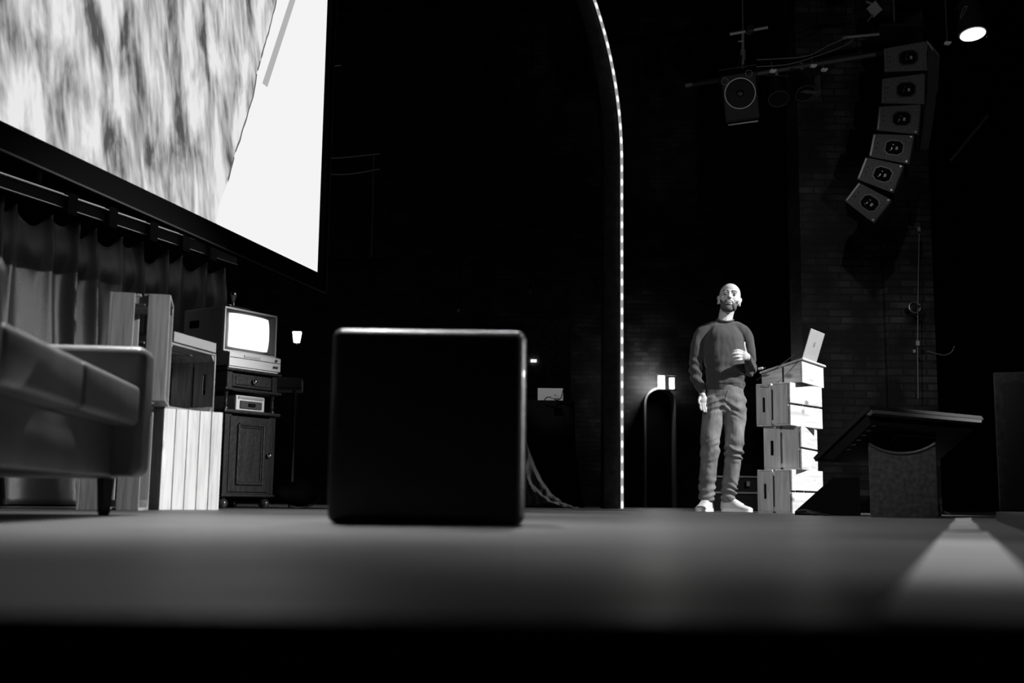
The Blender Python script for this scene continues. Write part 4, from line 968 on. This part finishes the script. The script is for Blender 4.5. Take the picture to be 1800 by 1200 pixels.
# rear speaker column
t_ = thing('speaker_column', 'dim slab-like loudspeaker column hanging right behind the curved array', 'speaker')
MB().prism([(0,0),(.0,.02),(.0,.02)],0,.01) if False else None
pts = [at(1632,75,11.3),at(1650,98,11.3),at(1647,160,11.3),at(1640,215,11.3),at(1632,262,11.3),at(1618,262,11.3),at(1630,160,11.3)]
MB().prism([(v.x,v.z) for v in pts],11.3,11.6).build('grille', mat('column_grille', .05,.8,.2,var=.4,vscale=90,bump=.6,bscale=150), t_)
MB().tube([Vector((pts[0].x,11.29,pts[0].z)),Vector((pts[1].x,11.29,pts[1].z)),Vector((pts[2].x,11.29,pts[2].z))],.005).build('edge_strip', DIMMETAL, t_)
MB().cyl((pts[1].x-.05,11.45,pts[1].z-.03),(pts[1].x-.05,11.45,8),.008).build('chain', BLACK, t_)
# wall bits on the right
t_ = thing('stair_handrail', 'dim slanting handrail at the right of the speaker array', 'handrail')
MB().cyl(at(1736,203,12),at(1672,281,12),.018).build('rail', mat('hand_rail', .15,.5), t_); w_ = at(1736,203,12); MB().cyl(w_,(7.0,w_.y,w_.z+.9),.014).build('bracket', BLACK, t_)
p = at(1608,540,11.2); t_ = thing('wall_lamp', 'small round wall lamp with bright glints on the dim brick pier', 'lamp', tuple(p))
MB().ring((0,0,0),(0,-1,.1),.055,.008).build('rim', mat('lamp_rim', .2,.3,.5,.6), t_, True); MB().ell((0,.03,0),(.05,.03,.05),18).build('glass', mat('dark_glass', .02,.05,.7), t_, True)
MB().cyl((0,.05,0),(0,.22,0),.03).build('mount', BLACKMETAL, t_)
MB().box((0,-.01,-.07),(.11,.02,.006)).build('lower_lip', STEEL, t_); MB().box((.03,-.03,.01),(.05,.006,.015)).build('clip', STEEL, t_)
t_ = thing('conduit', 'thin vertical conduit with junction boxes on the brick pier', 'conduit')
MB().tube([at(1616,398,11.2),at(1614,500,11.2),at(1613,610,11.2),at(1614,700,11.2)],.006).build('pipe', mat('conduit_paint', .06,.4), t_)
for x,y,s in ((1613,603,.03),(1607,617,.02),(1615,403,.025)): MB().box(tuple(at(x,y,11.17)),(s,.02,s*1.6)).build('junction_box', mat('box_pale', .35,.4), t_)
o = cab(smooth_pts([at(1630,617,11.1),at(1645,621,11.1),at(1660,624,11.1),at(1672,619,11.1),at(1678,608,11.1)]),.005,'wall_cable','thin drooping cable right of the dim brick pier'); o.data.materials[0] = mat('cable_grey', .12,.5)
for x,y,lb_ in ((932,509,'tiny dim stage lamp high above the far laptop'),(806,541,'tiny dim stage lamp above the left half of the ottoman')):
    p = at(x,y,13.5); t_ = thing('stage_lamp', lb_, 'lamp', tuple(p)); MB().box((0,0,-.03),(.03,.02,.03)).build('shutter', mat('dim_shutter', .3,.4), t_)
    MB().cyl((0,.02,0),(0,.16,.06),.035,.03).build('can', BLACKMETAL, t_); MB().cyl((0,.08,.03),(0,.08,8-p.z),.006).build('drop_pole', BLACK, t_)
